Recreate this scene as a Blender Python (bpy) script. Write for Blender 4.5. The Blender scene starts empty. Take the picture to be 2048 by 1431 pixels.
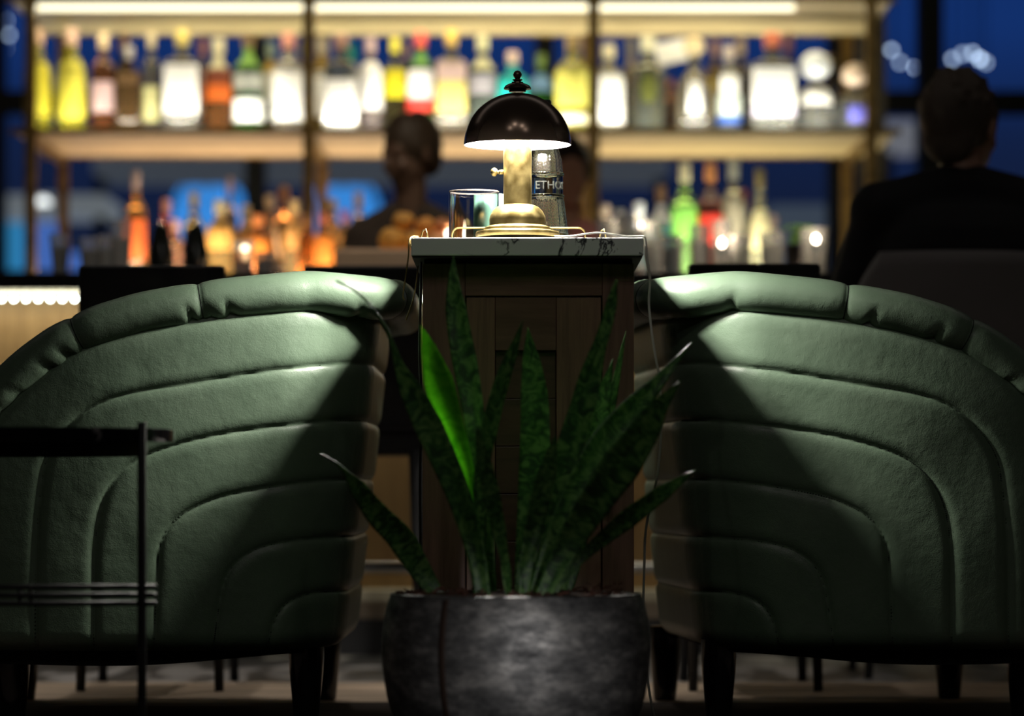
import bpy, bmesh, math, random
import numpy as np
from mathutils import Vector, Matrix
random.seed(7)
C = bpy.context.scene.collection
F = 7000.0; HC = 0.42; YH = 980.0; CX = 1024.0
def P(px, py, Y): return Vector(((px-CX)*Y/F, Y, HC+(YH-py)*Y/F))
def PX(px, Y): return (px-CX)*Y/F
def PZ(py, Y): return HC+(YH-py)*Y/F
# ------------------------------------------------------------------ materials
_m = {}
def base_mat(name):
    m = bpy.data.materials.new(name); m.use_nodes = True
    return m, m.node_tree, m.node_tree.nodes['Principled BSDF']
def mat(name, col, rough=.5, metal=0., trans=0., ior=1.45, emis=None, estr=0., spec=.5, coat=0., alpha=1., bump=0., bscale=200., var=0., vscale=8., stretch=(1,1,1), sheen=0.):
    if name in _m: return _m[name]
    m, nt, b = base_mat(name)
    b.inputs['Base Color'].default_value = (*col, 1)
    b.inputs['Roughness'].default_value = rough
    b.inputs['Metallic'].default_value = metal
    b.inputs['Transmission Weight'].default_value = trans
    b.inputs['IOR'].default_value = ior
    b.inputs['Specular IOR Level'].default_value = spec
    b.inputs['Coat Weight'].default_value = coat
    if sheen: b.inputs['Sheen Weight'].default_value = sheen
    if emis:
        b.inputs['Emission Color'].default_value = (*emis, 1); b.inputs['Emission Strength'].default_value = estr
    tc = nt.nodes.new('ShaderNodeTexCoord')
    mp = nt.nodes.new('ShaderNodeMapping'); mp.inputs['Scale'].default_value = stretch
    nt.links.new(tc.outputs['Object'], mp.inputs['Vector'])
    if var:
        n = nt.nodes.new('ShaderNodeTexNoise'); n.inputs['Scale'].default_value = vscale; n.inputs['Detail'].default_value = 5
        r = nt.nodes.new('ShaderNodeValToRGB')
        r.color_ramp.elements[0].position = .3; r.color_ramp.elements[1].position = .7
        r.color_ramp.elements[0].color = (*[c*(1-var) for c in col], 1)
        r.color_ramp.elements[1].color = (*[min(1, c*(1+var)) for c in col], 1)
        nt.links.new(mp.outputs[0], n.inputs['Vector']); nt.links.new(n.outputs['Fac'], r.inputs['Fac'])
        nt.links.new(r.outputs['Color'], b.inputs['Base Color'])
    if bump:
        n2 = nt.nodes.new('ShaderNodeTexNoise'); n2.inputs['Scale'].default_value = bscale; n2.inputs['Detail'].default_value = 3
        bp = nt.nodes.new('ShaderNodeBump'); bp.inputs['Strength'].default_value = bump; bp.inputs['Distance'].default_value = .002
        nt.links.new(mp.outputs[0], n2.inputs['Vector']); nt.links.new(n2.outputs['Fac'], bp.inputs['Height']); nt.links.new(bp.outputs['Normal'], b.inputs['Normal'])
    _m[name] = m
    return m
def nodes(nt, kind, **kw):
    n = nt.nodes.new(kind)
    for k, v in kw.items():
        if k in n.inputs: n.inputs[k].default_value = v
        else: setattr(n, k, v)
    return n
def ramp(nt, stops):
    r = nt.nodes.new('ShaderNodeValToRGB'); cr = r.color_ramp
    while len(cr.elements) < len(stops): cr.elements.new(.5)
    for e, (p, c) in zip(cr.elements, stops): e.position = p; e.color = (*c, 1)
    return r
def leather_mat():
    m, nt, b = base_mat('green_leather'); L = nt.links.new
    tc = nodes(nt, 'ShaderNodeTexCoord')
    v = nodes(nt, 'ShaderNodeTexVoronoi', Scale=520.); v.feature = 'F1'
    n = nodes(nt, 'ShaderNodeTexNoise', Scale=9., Detail=4.)
    n2 = nodes(nt, 'ShaderNodeTexNoise', Scale=34., Detail=3.)
    for x in (v, n, n2): L(tc.outputs['Object'], x.inputs['Vector'])
    r = ramp(nt, [(.3, (.098, .148, .098)), (.7, (.125, .18, .122))]); L(n.outputs['Fac'], r.inputs['Fac']); L(r.outputs['Color'], b.inputs['Base Color'])
    b1 = nodes(nt, 'ShaderNodeBump', Strength=.17, Distance=.001); L(v.outputs['Distance'], b1.inputs['Height'])
    b2 = nodes(nt, 'ShaderNodeBump', Strength=.35, Distance=.004); L(n2.outputs['Fac'], b2.inputs['Height']); L(b1.outputs['Normal'], b2.inputs['Normal'])
    L(b2.outputs['Normal'], b.inputs['Normal'])
    b.inputs['Roughness'].default_value = .43; b.inputs['Specular IOR Level'].default_value = .55
    return m
def wood_mat(name, c0, c1, scale=9., st=(6, 6, .5), rough=.45):
    m, nt, b = base_mat(name); L = nt.links.new
    tc = nodes(nt, 'ShaderNodeTexCoord'); mp = nodes(nt, 'ShaderNodeMapping'); mp.inputs['Scale'].default_value = st
    n = nodes(nt, 'ShaderNodeTexNoise', Scale=scale, Detail=8., Roughness=.65, Distortion=.4)
    L(tc.outputs['Object'], mp.inputs['Vector']); L(mp.outputs[0], n.inputs['Vector'])
    r = ramp(nt, [(.3, c0), (.5, tuple((a+b_)/2 for a, b_ in zip(c0, c1))), (.72, c1)]); L(n.outputs['Fac'], r.inputs['Fac']); L(r.outputs['Color'], b.inputs['Base Color'])
    bp = nodes(nt, 'ShaderNodeBump', Strength=.25, Distance=.001); L(n.outputs['Fac'], bp.inputs['Height']); L(bp.outputs['Normal'], b.inputs['Normal'])
    b.inputs['Roughness'].default_value = rough
    return m
def marble_mat(name, base, vein, thr=.5, scale=9., rough=.2, dist=2.2, st=(1, 1, 1)):
    m, nt, b = base_mat(name); L = nt.links.new
    tc = nodes(nt, 'ShaderNodeTexCoord'); mp = nodes(nt, 'ShaderNodeMapping'); mp.inputs['Scale'].default_value = st
    mp.inputs['Rotation'].default_value = (0, .5, .3)
    n = nodes(nt, 'ShaderNodeTexNoise', Scale=scale, Detail=7., Roughness=.6, Distortion=dist)
    L(tc.outputs['Object'], mp.inputs['Vector']); L(mp.outputs[0], n.inputs['Vector'])
    r = ramp(nt, [(thr-.028, base), (thr-.006, vein), (thr+.006, vein), (thr+.02, base)]); L(n.outputs['Fac'], r.inputs['Fac'])
    n2 = nodes(nt, 'ShaderNodeTexNoise', Scale=4., Detail=2.); L(tc.outputs['Object'], n2.inputs['Vector'])
    r2 = ramp(nt, [(.46, (0, 0, 0)), (.56, (1, 1, 1))]); L(n2.outputs['Fac'], r2.inputs['Fac'])
    mx = nodes(nt, 'ShaderNodeMix'); mx.data_type = 'RGBA'
    L(r2.outputs['Color'], mx.inputs['Factor']); mx.inputs['A'].default_value = (*base, 1); L(r.outputs['Color'], mx.inputs['B'])
    L(mx.outputs['Result'], b.inputs['Base Color']); b.inputs['Roughness'].default_value = rough
    return m
def leaf_mat(name='snake_plant_leaf', stops=[(.38, (.016, .058, .014)), (.5, (.045, .14, .03)), (.62, (.13, .26, .07))], tr=.12):
    m, nt, b = base_mat(name); L = nt.links.new
    uv = nodes(nt, 'ShaderNodeUVMap'); mp = nodes(nt, 'ShaderNodeMapping'); mp.inputs['Scale'].default_value = (1.2, 16, 1)
    oi = nodes(nt, 'ShaderNodeObjectInfo')
    ad = nodes(nt, 'ShaderNodeVectorMath'); ad.operation = 'ADD'
    n = nodes(nt, 'ShaderNodeTexNoise', Scale=1.6, Detail=4., Distortion=1.2)
    L(uv.outputs['UV'], ad.inputs[0]); L(oi.outputs['Random'], ad.inputs[1]); L(ad.outputs[0], mp.inputs['Vector']); L(mp.outputs[0], n.inputs['Vector'])
    r = ramp(nt, stops); L(n.outputs['Fac'], r.inputs['Fac'])
    L(r.outputs['Color'], b.inputs['Base Color']); b.inputs['Roughness'].default_value = .42
    tl = nodes(nt, 'ShaderNodeBsdfTranslucent'); L(r.outputs['Color'], tl.inputs['Color']); ms = nodes(nt, 'ShaderNodeMixShader', Fac=tr)
    ou = nt.nodes['Material Output']; L(b.outputs[0], ms.inputs[1]); L(tl.outputs[0], ms.inputs[2]); L(ms.outputs[0], ou.inputs['Surface'])
    bp = nodes(nt, 'ShaderNodeBump', Strength=.3, Distance=.002); L(n.outputs['Fac'], bp.inputs['Height']); L(bp.outputs['Normal'], b.inputs['Normal'])
    return m
def zinc_mat():
    m, nt, b = base_mat('galvanised_zinc'); L = nt.links.new
    tc = nodes(nt, 'ShaderNodeTexCoord'); mp = nodes(nt, 'ShaderNodeMapping'); mp.inputs['Scale'].default_value = (1, 1, 2.2)
    n = nodes(nt, 'ShaderNodeTexNoise', Scale=14., Detail=10., Roughness=.72)
    v = nodes(nt, 'ShaderNodeTexVoronoi', Scale=55.)
    L(tc.outputs['Object'], mp.inputs['Vector']); L(mp.outputs[0], n.inputs['Vector']); L(mp.outputs[0], v.inputs['Vector'])
    r = ramp(nt, [(.34, (.06, .06, .065)), (.5, (.22, .22, .22)), (.68, (.62, .6, .58))]); L(n.outputs['Fac'], r.inputs['Fac'])
    mx = nodes(nt, 'ShaderNodeMix'); mx.data_type = 'RGBA'; mx.blend_type = 'MULTIPLY'; mx.inputs['Factor'].default_value = .35
    L(r.outputs['Color'], mx.inputs['A']); bw = nodes(nt, 'ShaderNodeRGBToBW'); L(v.outputs['Color'], bw.inputs[0]); L(bw.outputs[0], mx.inputs['B']); L(mx.outputs['Result'], b.inputs['Base Color'])
    b.inputs['Metallic'].default_value = .55
    r3 = ramp(nt, [(.3, (.62, .62, .62)), (.7, (.4, .4, .4))]); L(n.outputs['Fac'], r3.inputs['Fac']); L(r3.outputs['Color'], b.inputs['Roughness'])
    bp = nodes(nt, 'ShaderNodeBump', Strength=.35, Distance=.003); L(n.outputs['Fac'], bp.inputs['Height']); L(bp.outputs['Normal'], b.inputs['Normal'])
    return m
def brass_mat(name='brushed_brass', c0=(.30, .22, .075), c1=(.52, .41, .17), rough=.3):
    m, nt, b = base_mat(name); L = nt.links.new
    tc = nodes(nt, 'ShaderNodeTexCoord'); n = nodes(nt, 'ShaderNodeTexNoise', Scale=45., Detail=6.)
    L(tc.outputs['Object'], n.inputs['Vector']); r = ramp(nt, [(.35, c0), (.65, c1)]); L(n.outputs['Fac'], r.inputs['Fac']); L(r.outputs['Color'], b.inputs['Base Color'])
    r2 = ramp(nt, [(.3, (rough-.05,)*3), (.7, (rough+.12,)*3)]); L(n.outputs['Fac'], r2.inputs['Fac']); L(r2.outputs['Color'], b.inputs['Roughness'])
    b.inputs['Metallic'].default_value = 1.
    return m
def floor_mat():
    m, nt, b = base_mat('patterned_tile_floor'); L = nt.links.new
    tc = nodes(nt, 'ShaderNodeTexCoord')
    mp = nodes(nt, 'ShaderNodeMapping'); mp.inputs['Scale'].default_value = (2.2, .55, 1)
    n = nodes(nt, 'ShaderNodeTexNoise', Scale=2.6, Detail=3., Distortion=.8)
    w = nodes(nt, 'ShaderNodeTexWave', Scale=7., Distortion=1.2); w.bands_direction = 'Y'
    L(tc.outputs['Object'], mp.inputs['Vector']); L(mp.outputs[0], n.inputs['Vector']); L(tc.outputs['Object'], w.inputs['Vector'])
    r = ramp(nt, [(.44, (.06, .06, .062)), (.5, (.32, .31, .31)), (.66, (.55, .53, .52))]); L(n.outputs['Fac'], r.inputs['Fac'])
    mx = nodes(nt, 'ShaderNodeMix'); mx.data_type = 'RGBA'; mx.blend_type = 'MULTIPLY'; mx.inputs['Factor'].default_value = .3
    L(r.outputs['Color'], mx.inputs['A']); L(w.outputs['Color'], mx.inputs['B']); L(mx.outputs['Result'], b.inputs['Base Color'])
    b.inputs['Roughness'].default_value = .35
    return m
# ------------------------------------------------------------------ mesh helpers
def link(name, me, m=None, parent=None, smooth=True):
    o = bpy.data.objects.new(name, me); C.objects.link(o)
    if m is not None: me.materials.append(m)
    if smooth and len(me.polygons): me.polygons.foreach_set('use_smooth', [True]*len(me.polygons))
    if parent is not None:
        o.parent = parent
        q = Vector((0, 0, 0)); t = parent
        while t is not None: q = q + t.location; t = t.parent
        me.transform(Matrix.Translation(-q))
    else:
        vs = np.empty(len(me.vertices)*3); me.vertices.foreach_get('co', vs); vs = vs.reshape(-1, 3)
        mn = vs.min(0); mx = vs.max(0); q = Vector(((mn[0]+mx[0])/2, (mn[1]+mx[1])/2, mn[2]))
        me.transform(Matrix.Translation(-q)); o.location = q
    return o
def obj(name, bm, m=None, parent=None, smooth=False, bevel=0., seg=2, subsurf=0, ang=None):
    me = bpy.data.meshes.new(name)
    bmesh.ops.recalc_face_normals(bm, faces=bm.faces[:])
    bm.to_mesh(me); bm.free()
    o = link(name, me, m, parent, smooth)
    if bevel:
        md = o.modifiers.new('bevel', 'BEVEL'); md.width = bevel; md.segments = seg; md.limit_method = 'ANGLE'; md.angle_limit = .6
    if subsurf:
        md = o.modifiers.new('sub', 'SUBSURF'); md.levels = subsurf; md.render_levels = subsurf
    return o
def empty(name, loc):
    o = bpy.data.objects.new(name, None); C.objects.link(o); o.location = loc; o.empty_display_size = .05
    return o
def tag(o, label=None, cat=None, group=None, kind=None):
    if label: o['label'] = label
    if cat: o['category'] = cat
    if group: o['group'] = group
    if kind: o['kind'] = kind
    return o
def thing(name, loc, label, cat, group=None): return tag(empty(name, loc), label, cat, group)
def struct(o): o['kind'] = 'structure'; return o
def B(): return bmesh.new()
def box(bm, x0, x1, y0, y1, z0, z1):
    v = [bm.verts.new((x, y, z)) for x in (x0, x1) for y in (y0, y1) for z in (z0, z1)]
    for f in ((0, 1, 3, 2), (4, 6, 7, 5), (0, 4, 5, 1), (2, 3, 7, 6), (0, 2, 6, 4), (1, 5, 7, 3)): bm.faces.new([v[i] for i in f])
    return v
def lathe(bm, c, prof, n=32, sq=0., rot=0., sx=1., sy=1.):
    """prof: list of (r, z). sq>0: superellipse cross-section"""
    out = []
    N0 = len(prof)
    def corner(i):
        if i <= 0 or i >= N0-1: return False
        a = Vector((prof[i][0]-prof[i-1][0], prof[i][1]-prof[i-1][1])); b = Vector((prof[i+1][0]-prof[i][0], prof[i+1][1]-prof[i][1]))
        return a.length > 1e-7 and b.length > 1e-7 and a.angle(b) > .55
    for i in range(N0):
        out.append(prof[i])
        if i < N0-1:
            p, q = Vector(prof[i]), Vector(prof[i+1]); Lq = (q-p).length; d = min(.0006, Lq*.2)
            if Lq > .0012:
                if corner(i): out.append(tuple(p.lerp(q, d/Lq)))
                if corner(i+1): out.append(tuple(p.lerp(q, 1-d/Lq)))
    prof = out
    rings = []
    for r, z in prof:
        if r < 1e-6: rings.append([bm.verts.new((c[0], c[1], c[2]+z))]); continue
        ring = []
        for i in range(n):
            a = 2*math.pi*i/n + (math.pi/n if sq else 0)
            k = 1.
            if sq and r > sq*.0:
                e = 2+sq*5; k = (abs(math.cos(a))**e+abs(math.sin(a))**e)**(-1/e)
            x, y = r*k*math.cos(a)*sx, r*k*math.sin(a)*sy
            ca, sa = math.cos(rot), math.sin(rot)
            ring.append(bm.verts.new((c[0]+x*ca-y*sa, c[1]+x*sa+y*ca, c[2]+z)))
        rings.append(ring)
    for a, b in zip(rings, rings[1:]):
        if len(a) == 1 and len(b) == 1: continue
        for i in range(n):
            j = (i+1) % n
            if len(a) == 1: bm.faces.new((a[0], b[j], b[i]))
            elif len(b) == 1: bm.faces.new((a[i], a[j], b[0]))
            else: bm.faces.new((a[i], a[j], b[j], b[i]))
    return rings
def catmull(pts, n=8):
    pts = [Vector(p) for p in pts]; out = []
    q = [pts[0]*2-pts[1]]+pts+[pts[-1]*2-pts[-2]]
    for i in range(1, len(q)-2):
        p0, p1, p2, p3 = q[i-1], q[i], q[i+1], q[i+2]
        for k in range(n):
            t = k/n
            out.append(.5*((2*p1)+(-p0+p2)*t+(2*p0-5*p1+4*p2-p3)*t*t+(-p0+3*p1-3*p2+p3)*t**3))
    out.append(pts[-1]); return out
def tube(bm, pts, r, n=8, smooth=0):
    if smooth: pts = catmull(pts, smooth)
    pts = [Vector(p) for p in pts]; N = len(pts); rings = []
    up = Vector((0, 0, 1)); prev = None
    for i, p in enumerate(pts):
        t = (pts[min(i+1, N-1)]-pts[max(i-1, 0)]).normalized()
        if prev is None:
            a = t.cross(up if abs(t.z) < .9 else Vector((1, 0, 0))).normalized()
        else:
            a = (prev-t*prev.dot(t)).normalized()
        prev = a; b = t.cross(a)
        rr = r[i] if isinstance(r, (list, tuple)) else r
        rings.append([bm.verts.new(p+(a*math.cos(2*math.pi*k/n)+b*math.sin(2*math.pi*k/n))*rr) for k in range(n)])
    for x, y in zip(rings, rings[1:]):
        for k in range(n): bm.faces.new((x[k], x[(k+1) % n], y[(k+1) % n], y[k]))
    bm.faces.new(rings[0][::-1]); bm.faces.new(rings[-1])
def sphere(bm, c, r, nu=16, nv=10, s=(1, 1, 1), rotz=0.):
    prof = [(math.sin(math.pi*i/nv), -math.cos(math.pi*i/nv)) for i in range(nv+1)]
    prof[0] = (0, -1); prof[-1] = (0, 1)
    st = len(bm.verts); lathe(bm, (0, 0, 0), prof, nu)
    bm.verts.ensure_lookup_table()
    M = Matrix.Translation(Vector(c)) @ Matrix.Rotation(rotz, 4, 'Z') @ Matrix.Diagonal((r*s[0], r*s[1], r*s[2], 1))
    bmesh.ops.transform(bm, matrix=M, verts=bm.verts[st:])
def capsule(bm, p0, p1, r0, r1, n=14, fl=1.):
    """closed tapered limb with round ends; fl flattens along y"""
    p0 = Vector(p0); p1 = Vector(p1); d = (p1-p0); L = d.length; prof = [(0, -r0)]
    for i in range(1, 5): a = math.pi/2*i/4; prof.append((r0*math.sin(a), -r0*math.cos(a)))
    for i in range(0, 4): a = math.pi/2*i/4; prof.append((r1*math.cos(a), L+r1*math.sin(a)))
    prof.append((0, L+r1)); st = len(bm.verts); lathe(bm, (0, 0, 0), prof, n)
    bm.verts.ensure_lookup_table()
    q = Vector((0, 0, 1)).rotation_difference(d.normalized() if L > 1e-6 else Vector((0, 0, 1)))
    bmesh.ops.transform(bm, matrix=Matrix.Translation(p0) @ q.to_matrix().to_4x4() @ Matrix.Diagonal((1, fl, 1, 1)), verts=bm.verts[st:])
def grid_mesh(name, V, closed_u=False, closed_v=False, uv=False):
    """V: array (nu, nv, 3)"""
    nu, nv = V.shape[:2]; me = bpy.data.meshes.new(name); faces = []
    for i in range(nu if closed_u else nu-1):
        for j in range(nv if closed_v else nv-1):
            a = i*nv+j; b = ((i+1) % nu)*nv+j; c = ((i+1) % nu)*nv+(j+1) % nv; d = i*nv+(j+1) % nv
            faces.append((a, b, c, d))
    me.from_pydata([tuple(x) for x in V.reshape(-1, 3)], [], faces); me.update()
    return me
# ------------------------------------------------------------------ foreground materials
LEA = leather_mat()
LEAF = leaf_mat(); LIT_LEAF = leaf_mat('lamplit_leaf', [(.3, (.14, .42, .04)), (.5, (.22, .56, .06)), (.7, (.3, .66, .09))], .55); ZINC = zinc_mat(); BRASS = brass_mat(rough=.34)  # brighter, more translucent leaf green: lamplight on one leaf put into its colour
BLACKLAC = mat('black_lacquered_wood', (.006, .006, .007), rough=.18, coat=.5)
BLACKMET = mat('black_powder_coated_metal', (.006, .006, .007), rough=.5)
GLASS = mat('clear_glass', (.97, .98, .98), rough=.0, trans=1., ior=1.46)
# ------------------------------------------------------------------ tub armchairs
X0 = .02; YP = 6.28
def uz(px, py): return ((px-CX)*YP/F-X0, HC+(YH-py)*YP/F)
LINES = [
 [(1366,725),(1439,727),(1559,742),(1698,766),(1825,787),(1904,816),(1958,862),(1991,912),(2004,972),(2014,1078),(2016,1200),(2016,1310)],
 [(1346,839),(1439,841),(1559,855),(1665,872),(1765,899),(1825,929),(1865,972),(1885,1018),(1895,1078),(1898,1145),(1898,1310)],
 [(1360,957),(1459,962),(1572,978),(1652,995),(1718,1025),(1752,1058),(1768,1098),(1772,1145),(1775,1211),(1780,1310)],
 [(1360,1073),(1479,1079),(1559,1093),(1605,1118),(1632,1151),(1644,1198),(1652,1251),(1659,1310)],
 [(1360,1183),(1439,1186),(1486,1198),(1512,1218),(1527,1251),(1538,1310)]]
LINES = [[uz(*p) for p in l] for l in LINES]
LINES.append([(LINES[0][0][0], .655), (.6, .60), (.78, .555), (.86, .50), (.905, .44), (.93, .38), (.945, .25), (.95, .13)])
LINES[-1] = [uz(*p) for p in [(2110, 960), (2122, 1050), (2130, 1150), (2134, 1310)]]
TOP = [uz(*p) for p in [(1313,618),(1373,618),(1506,622),(1652,639),(1805,666),(1904,696),(1971,729),(2048,785),(2110,850),(2160,925),(2200,1010)]]
tu = np.array([p[0] for p in TOP]); tz = np.array([p[1] for p in TOP])
def ztop(u):
    # smoothed interpolation
    return np.mean([np.interp(np.asarray(u)+d, tu, tz) for d in (-.025, -.012, 0, .012, .025)], axis=0)
UF, R_, UB, WD = 1.05, .15, .300, .80
S1 = UF-(UB+R_); SA = math.pi/2*R_; SB = WD-2*R_; LT = 2*S1+2*SA+SB
def plan(s):
    """outer plan path: returns (u, y, nu, ny), outward normal"""
    def half(s):
        if s <= S1: return (UF-s, YP, 0., -1.)
        if s <= S1+SA:
            a = (s-S1)/R_
            return (UB+R_-R_*math.sin(a), YP+R_-R_*math.cos(a), -math.sin(a), -math.cos(a))
        return (UB, YP+R_+(s-S1-SA), -1., 0.)
    if s <= LT/2: return half(s)
    u, y, nu, ny = half(LT-s); return (u, 2*YP+WD-y, nu, -ny)
def smooth(x): x = np.clip(x, 0, 1); return x*x*(3-2*x)
def dist_lines(U, Z, lines):
    d = np.full(U.shape, 9.)
    for l in lines:
        pts = ([(-1.5, l[0][1])] if len(l) > 4 else [])+[tuple(p)[:2] for p in catmull([(a, b, 0) for a, b in l], 7)]
        for (ax, az), (bx, bz) in zip(pts, pts[1:]):
            dx, dz = bx-ax, bz-az; L2 = dx*dx+dz*dz+1e-12
            t = np.clip(((U-ax)*dx+(Z-az)*dz)/L2, 0, 1)
            d = np.minimum(d, np.hypot(U-ax-t*dx, Z-az-t*dz))
    return d
def surf(sarr, zfun, off):
    pass
def rake(z): return .115*(z-.45)          # back leans outward towards the top
def place(s, z, off, sg):
    u, y, nu, ny = plan(s)
    w = float(smooth((.62-u)/.36)); u2 = u-rake(z)*w
    bow = .055*math.sin(math.pi*min(max((UF-u)/(UF-UB), 0), 1)) if abs(ny) > .5 else 0.
    bow *= (1-(z-.13)*.3)
    return (X0+sg*(u2+nu*off), y+ny*(off+bow), z)
def tub_chair(sg, label):
    ZB = .134
    root = thing('tub_armchair', (X0+sg*.62, YP+WD/2, 0), label, 'armchair', None)
    near = np.arange(0, S1+SA+.15, .0046); far = np.linspace(near[-1]+.02, LT, 70)
    S = np.concatenate([near, far]); NV = 170
    virt = UF-np.minimum(S, LT-S); zt = ztop(np.clip(virt, .24, 2))+.012
    vv = np.linspace(0, 1, NV)
    Z = ZB+(zt[:, None]-ZB)*vv[None, :]; U = np.repeat(virt[:, None], NV, 1)
    d = dist_lines(U, Z, LINES)
    k = np.clip(d/.022, 0, 1); bulge = .0085*np.sqrt(np.clip(1-(1-k)**2, 0, 1))
    dt = np.clip((zt[:, None]-.012-Z)/.03, 0, 1); bulge = bulge*np.sqrt(np.clip(1-(1-dt)**2, 0, 1))*1.
    rng = np.random.RandomState(3 if sg > 0 else 5)
    wob = np.zeros_like(Z)
    for _ in range(26):
        cu, cz, r, a = rng.uniform(.3, 1), rng.uniform(.15, .75), rng.uniform(.03, .09), rng.uniform(-.0022, .0022)
        wob += a*np.exp(-((U-cu)**2+(Z-cz)**2)/r**2)
    bot = np.clip((Z-ZB)/.035, 0, 1); tuck = -.03*(1-np.sqrt(np.clip(1-(1-bot)**2, 0, 1)))
    off = bulge+wob+tuck
    V = np.empty(Z.shape+(3,))
    for i, s in enumerate(S):
        for j in range(NV): V[i, j] = place(s, Z[i, j], off[i, j], sg)
    o = link('side_panel', grid_mesh('side_panel', V), LEA, root)
    # stitching along the near side channels
    for l in LINES:
        bm = B(); pts = catmull([(a, b, 0) for a, b in l], 14)
        pts = [Vector((.3, l[0][1], 0))]+pts
        for a, b in zip(pts, pts[1:]):
            n = max(1, int((b-a).length/.0052))
            for q in range(n):
                p = a.lerp(b, q/n)
                if p.y < ZB+.01: continue
                c = Vector(place(UF-p.x, p.y, .0015, sg))
                box(bm, c.x-.0011, c.x+.0011, c.y-.0006, c.y+.001, c.z-.0007, c.z+.0007)
        obj('stitching', bm, mat('dark_green_thread', (.01, .016, .012), rough=.8), root)
    # padded roll along the top edge
    SR = np.arange(0, LT, .005); SR = np.concatenate([np.arange(0, S1+SA+.2, .0045), np.linspace(S1+SA+.21, LT, 90)])
    seams = [uz(q, 0)[0] for q in (1340, 1691, 1930, 2100)]
    cen = []
    for s in SR:
        vu = UF-min(s, LT-s); z = float(ztop(np.clip(vu, .24, 2)))+.034
        wb = float(smooth((.42-vu)/.14)); cen.append(Vector(place(s, z-.012*wb, -.020+.050*wb, sg)))
    M = 30; W = np.empty((len(SR), M, 3))
    folds = [(rng.uniform(.28, 1.), rng.uniform(.002, .0045), rng.uniform(.004, .009)) for _ in range(13)]
    for i, s in enumerate(SR):
        t = (cen[min(i+1, len(SR)-1)]-cen[max(i-1, 0)]).normalized()
        _, _, nu, ny = plan(s); N = Vector((sg*nu, ny, 0)); N = (N-t*N.dot(t)).normalized(); Uv = t.cross(N)
        if Uv.z < 0: Uv = -Uv
        vu = UF-min(s, LT-s)
        cr = sum(.0042*math.exp(-abs(vu-q)/.0035)+.0022*math.exp(-((vu-q)/.02)**2) for q in seams)
        for j in range(M):
            a = 2*math.pi*j/M
            f = 0
            for (c, am, w) in folds:
                f += am*math.exp(-((vu-c-.012*math.sin(a))/w)**2)*max(0, -math.sin(a)+.15)
            rr = -cr-f
            W[i, j] = cen[i]+N*math.cos(a)*(.041+rr)+Uv*math.sin(a)*(.039+rr)
    link('top_roll', grid_mesh('top_roll', W, closed_v=True), LEA, root)
    # seams of the roll as thin dark thread rings
    for q in seams[:3]:
        s = UF-q; i = int(np.argmin(abs(SR-s))); bm = B()
        tube(bm, [Vector(W[i, j % M])*1. for j in range(M+1)], .0011, 6)
        obj('seam', bm, mat('dark_green_thread', (.01, .016, .012)), root)
    # inner lining of the shell
    S2 = np.linspace(0, LT, 120); V2 = np.empty((120, 14, 3))
    for i, s in enumerate(S2):
        vu = UF-min(s, LT-s); z1 = float(ztop(np.clip(vu, .24, 2)))+.03
        for j in range(14): V2[i, j] = place(s, .16+(z1-.16)*j/13, -.075-.02*math.sin(math.pi*j/13), sg)
    link('inner_lining', grid_mesh('inner_lining', V2), LEA, root)
    # arm fronts closing the shell, outer face to inner lining
    for s0, e0 in ((0., 0), (LT, 1)):
        vu = UF; z1 = float(ztop(vu))+.03; AF = np.empty((26, 9, 3))
        for i in range(26):
            z = .134+(z1-.134)*i/25; p_ = Vector(place(s0, z, .004, sg)); q_ = Vector(place(s0, z, -.08, sg))
            for j in range(9):
                c = p_.lerp(q_, j/8); c.x += sg*.018*math.sin(math.pi*j/8); AF[i, j] = c
        link('arm_front', grid_mesh('arm_front', AF), LEA, root)
    # seat and plinth
    def slab(name, uo, z0, z1, m, bev):
        bm = B(); ring0, ring1 = [], []
        for s in np.linspace(0, LT, 90):
            w = place(s, .3 if z0 > .15 else .14, uo, sg); dz = 0 if z0 > .15 else .02*(1-math.sin(math.pi*min(1, min(s, LT-s)/S1)))*(1 if min(s, LT-s) > S1/2 else .3); ring0.append(bm.verts.new((w[0], w[1], z0+dz))); ring1.append(bm.verts.new((w[0], w[1], z1)))
        n = len(ring0)
        for i in range(n): bm.faces.new((ring0[i], ring0[(i+1) % n], ring1[(i+1) % n], ring1[i]))
        bm.faces.new(ring0[::-1]); bm.faces.new(ring1)
        return obj(name, bm, m, root, bevel=bev, seg=3)
    slab('seat_cushion', -.085, .2, .44, LEA, .02)
    slab('base_frame', -.035, .106, .15, mat('black_webbing', (.004, .004, .004), rough=.9), 0)
    for (u, y) in ((.38-sg*.015, YP+.1), (.93, YP+.1), (.395 if sg < 0 else .345, YP+WD-.06), (1.0 if sg < 0 else .925, YP+WD-.05)):
        bm = B(); lathe(bm, (X0+sg*u, y, 0), [(0, 0), (.021, 0), (.0225, .004), (.027, .05), (.031, .09), (.0325, .118), (.0325, .149), (0, .149)], 28)
        obj('leg', bm, BLACKLAC, root, smooth=True, bevel=0)
    if sg > 0:   # turned slightly so that its back is seen beside the cabinet
        th = math.radians(4.5); p = Vector((X0+.30, YP, 0)); root.location = p+Matrix.Rotation(th, 3, 'Z') @ (root.location-p); root.rotation_euler = (0, 0, th)
    return root
tub_chair(-1, 'green leather tub armchair left of the marble-topped cabinet, facing left behind the black side table')
tub_chair(1, 'green leather tub armchair right of the marble-topped cabinet, facing right')
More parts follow.
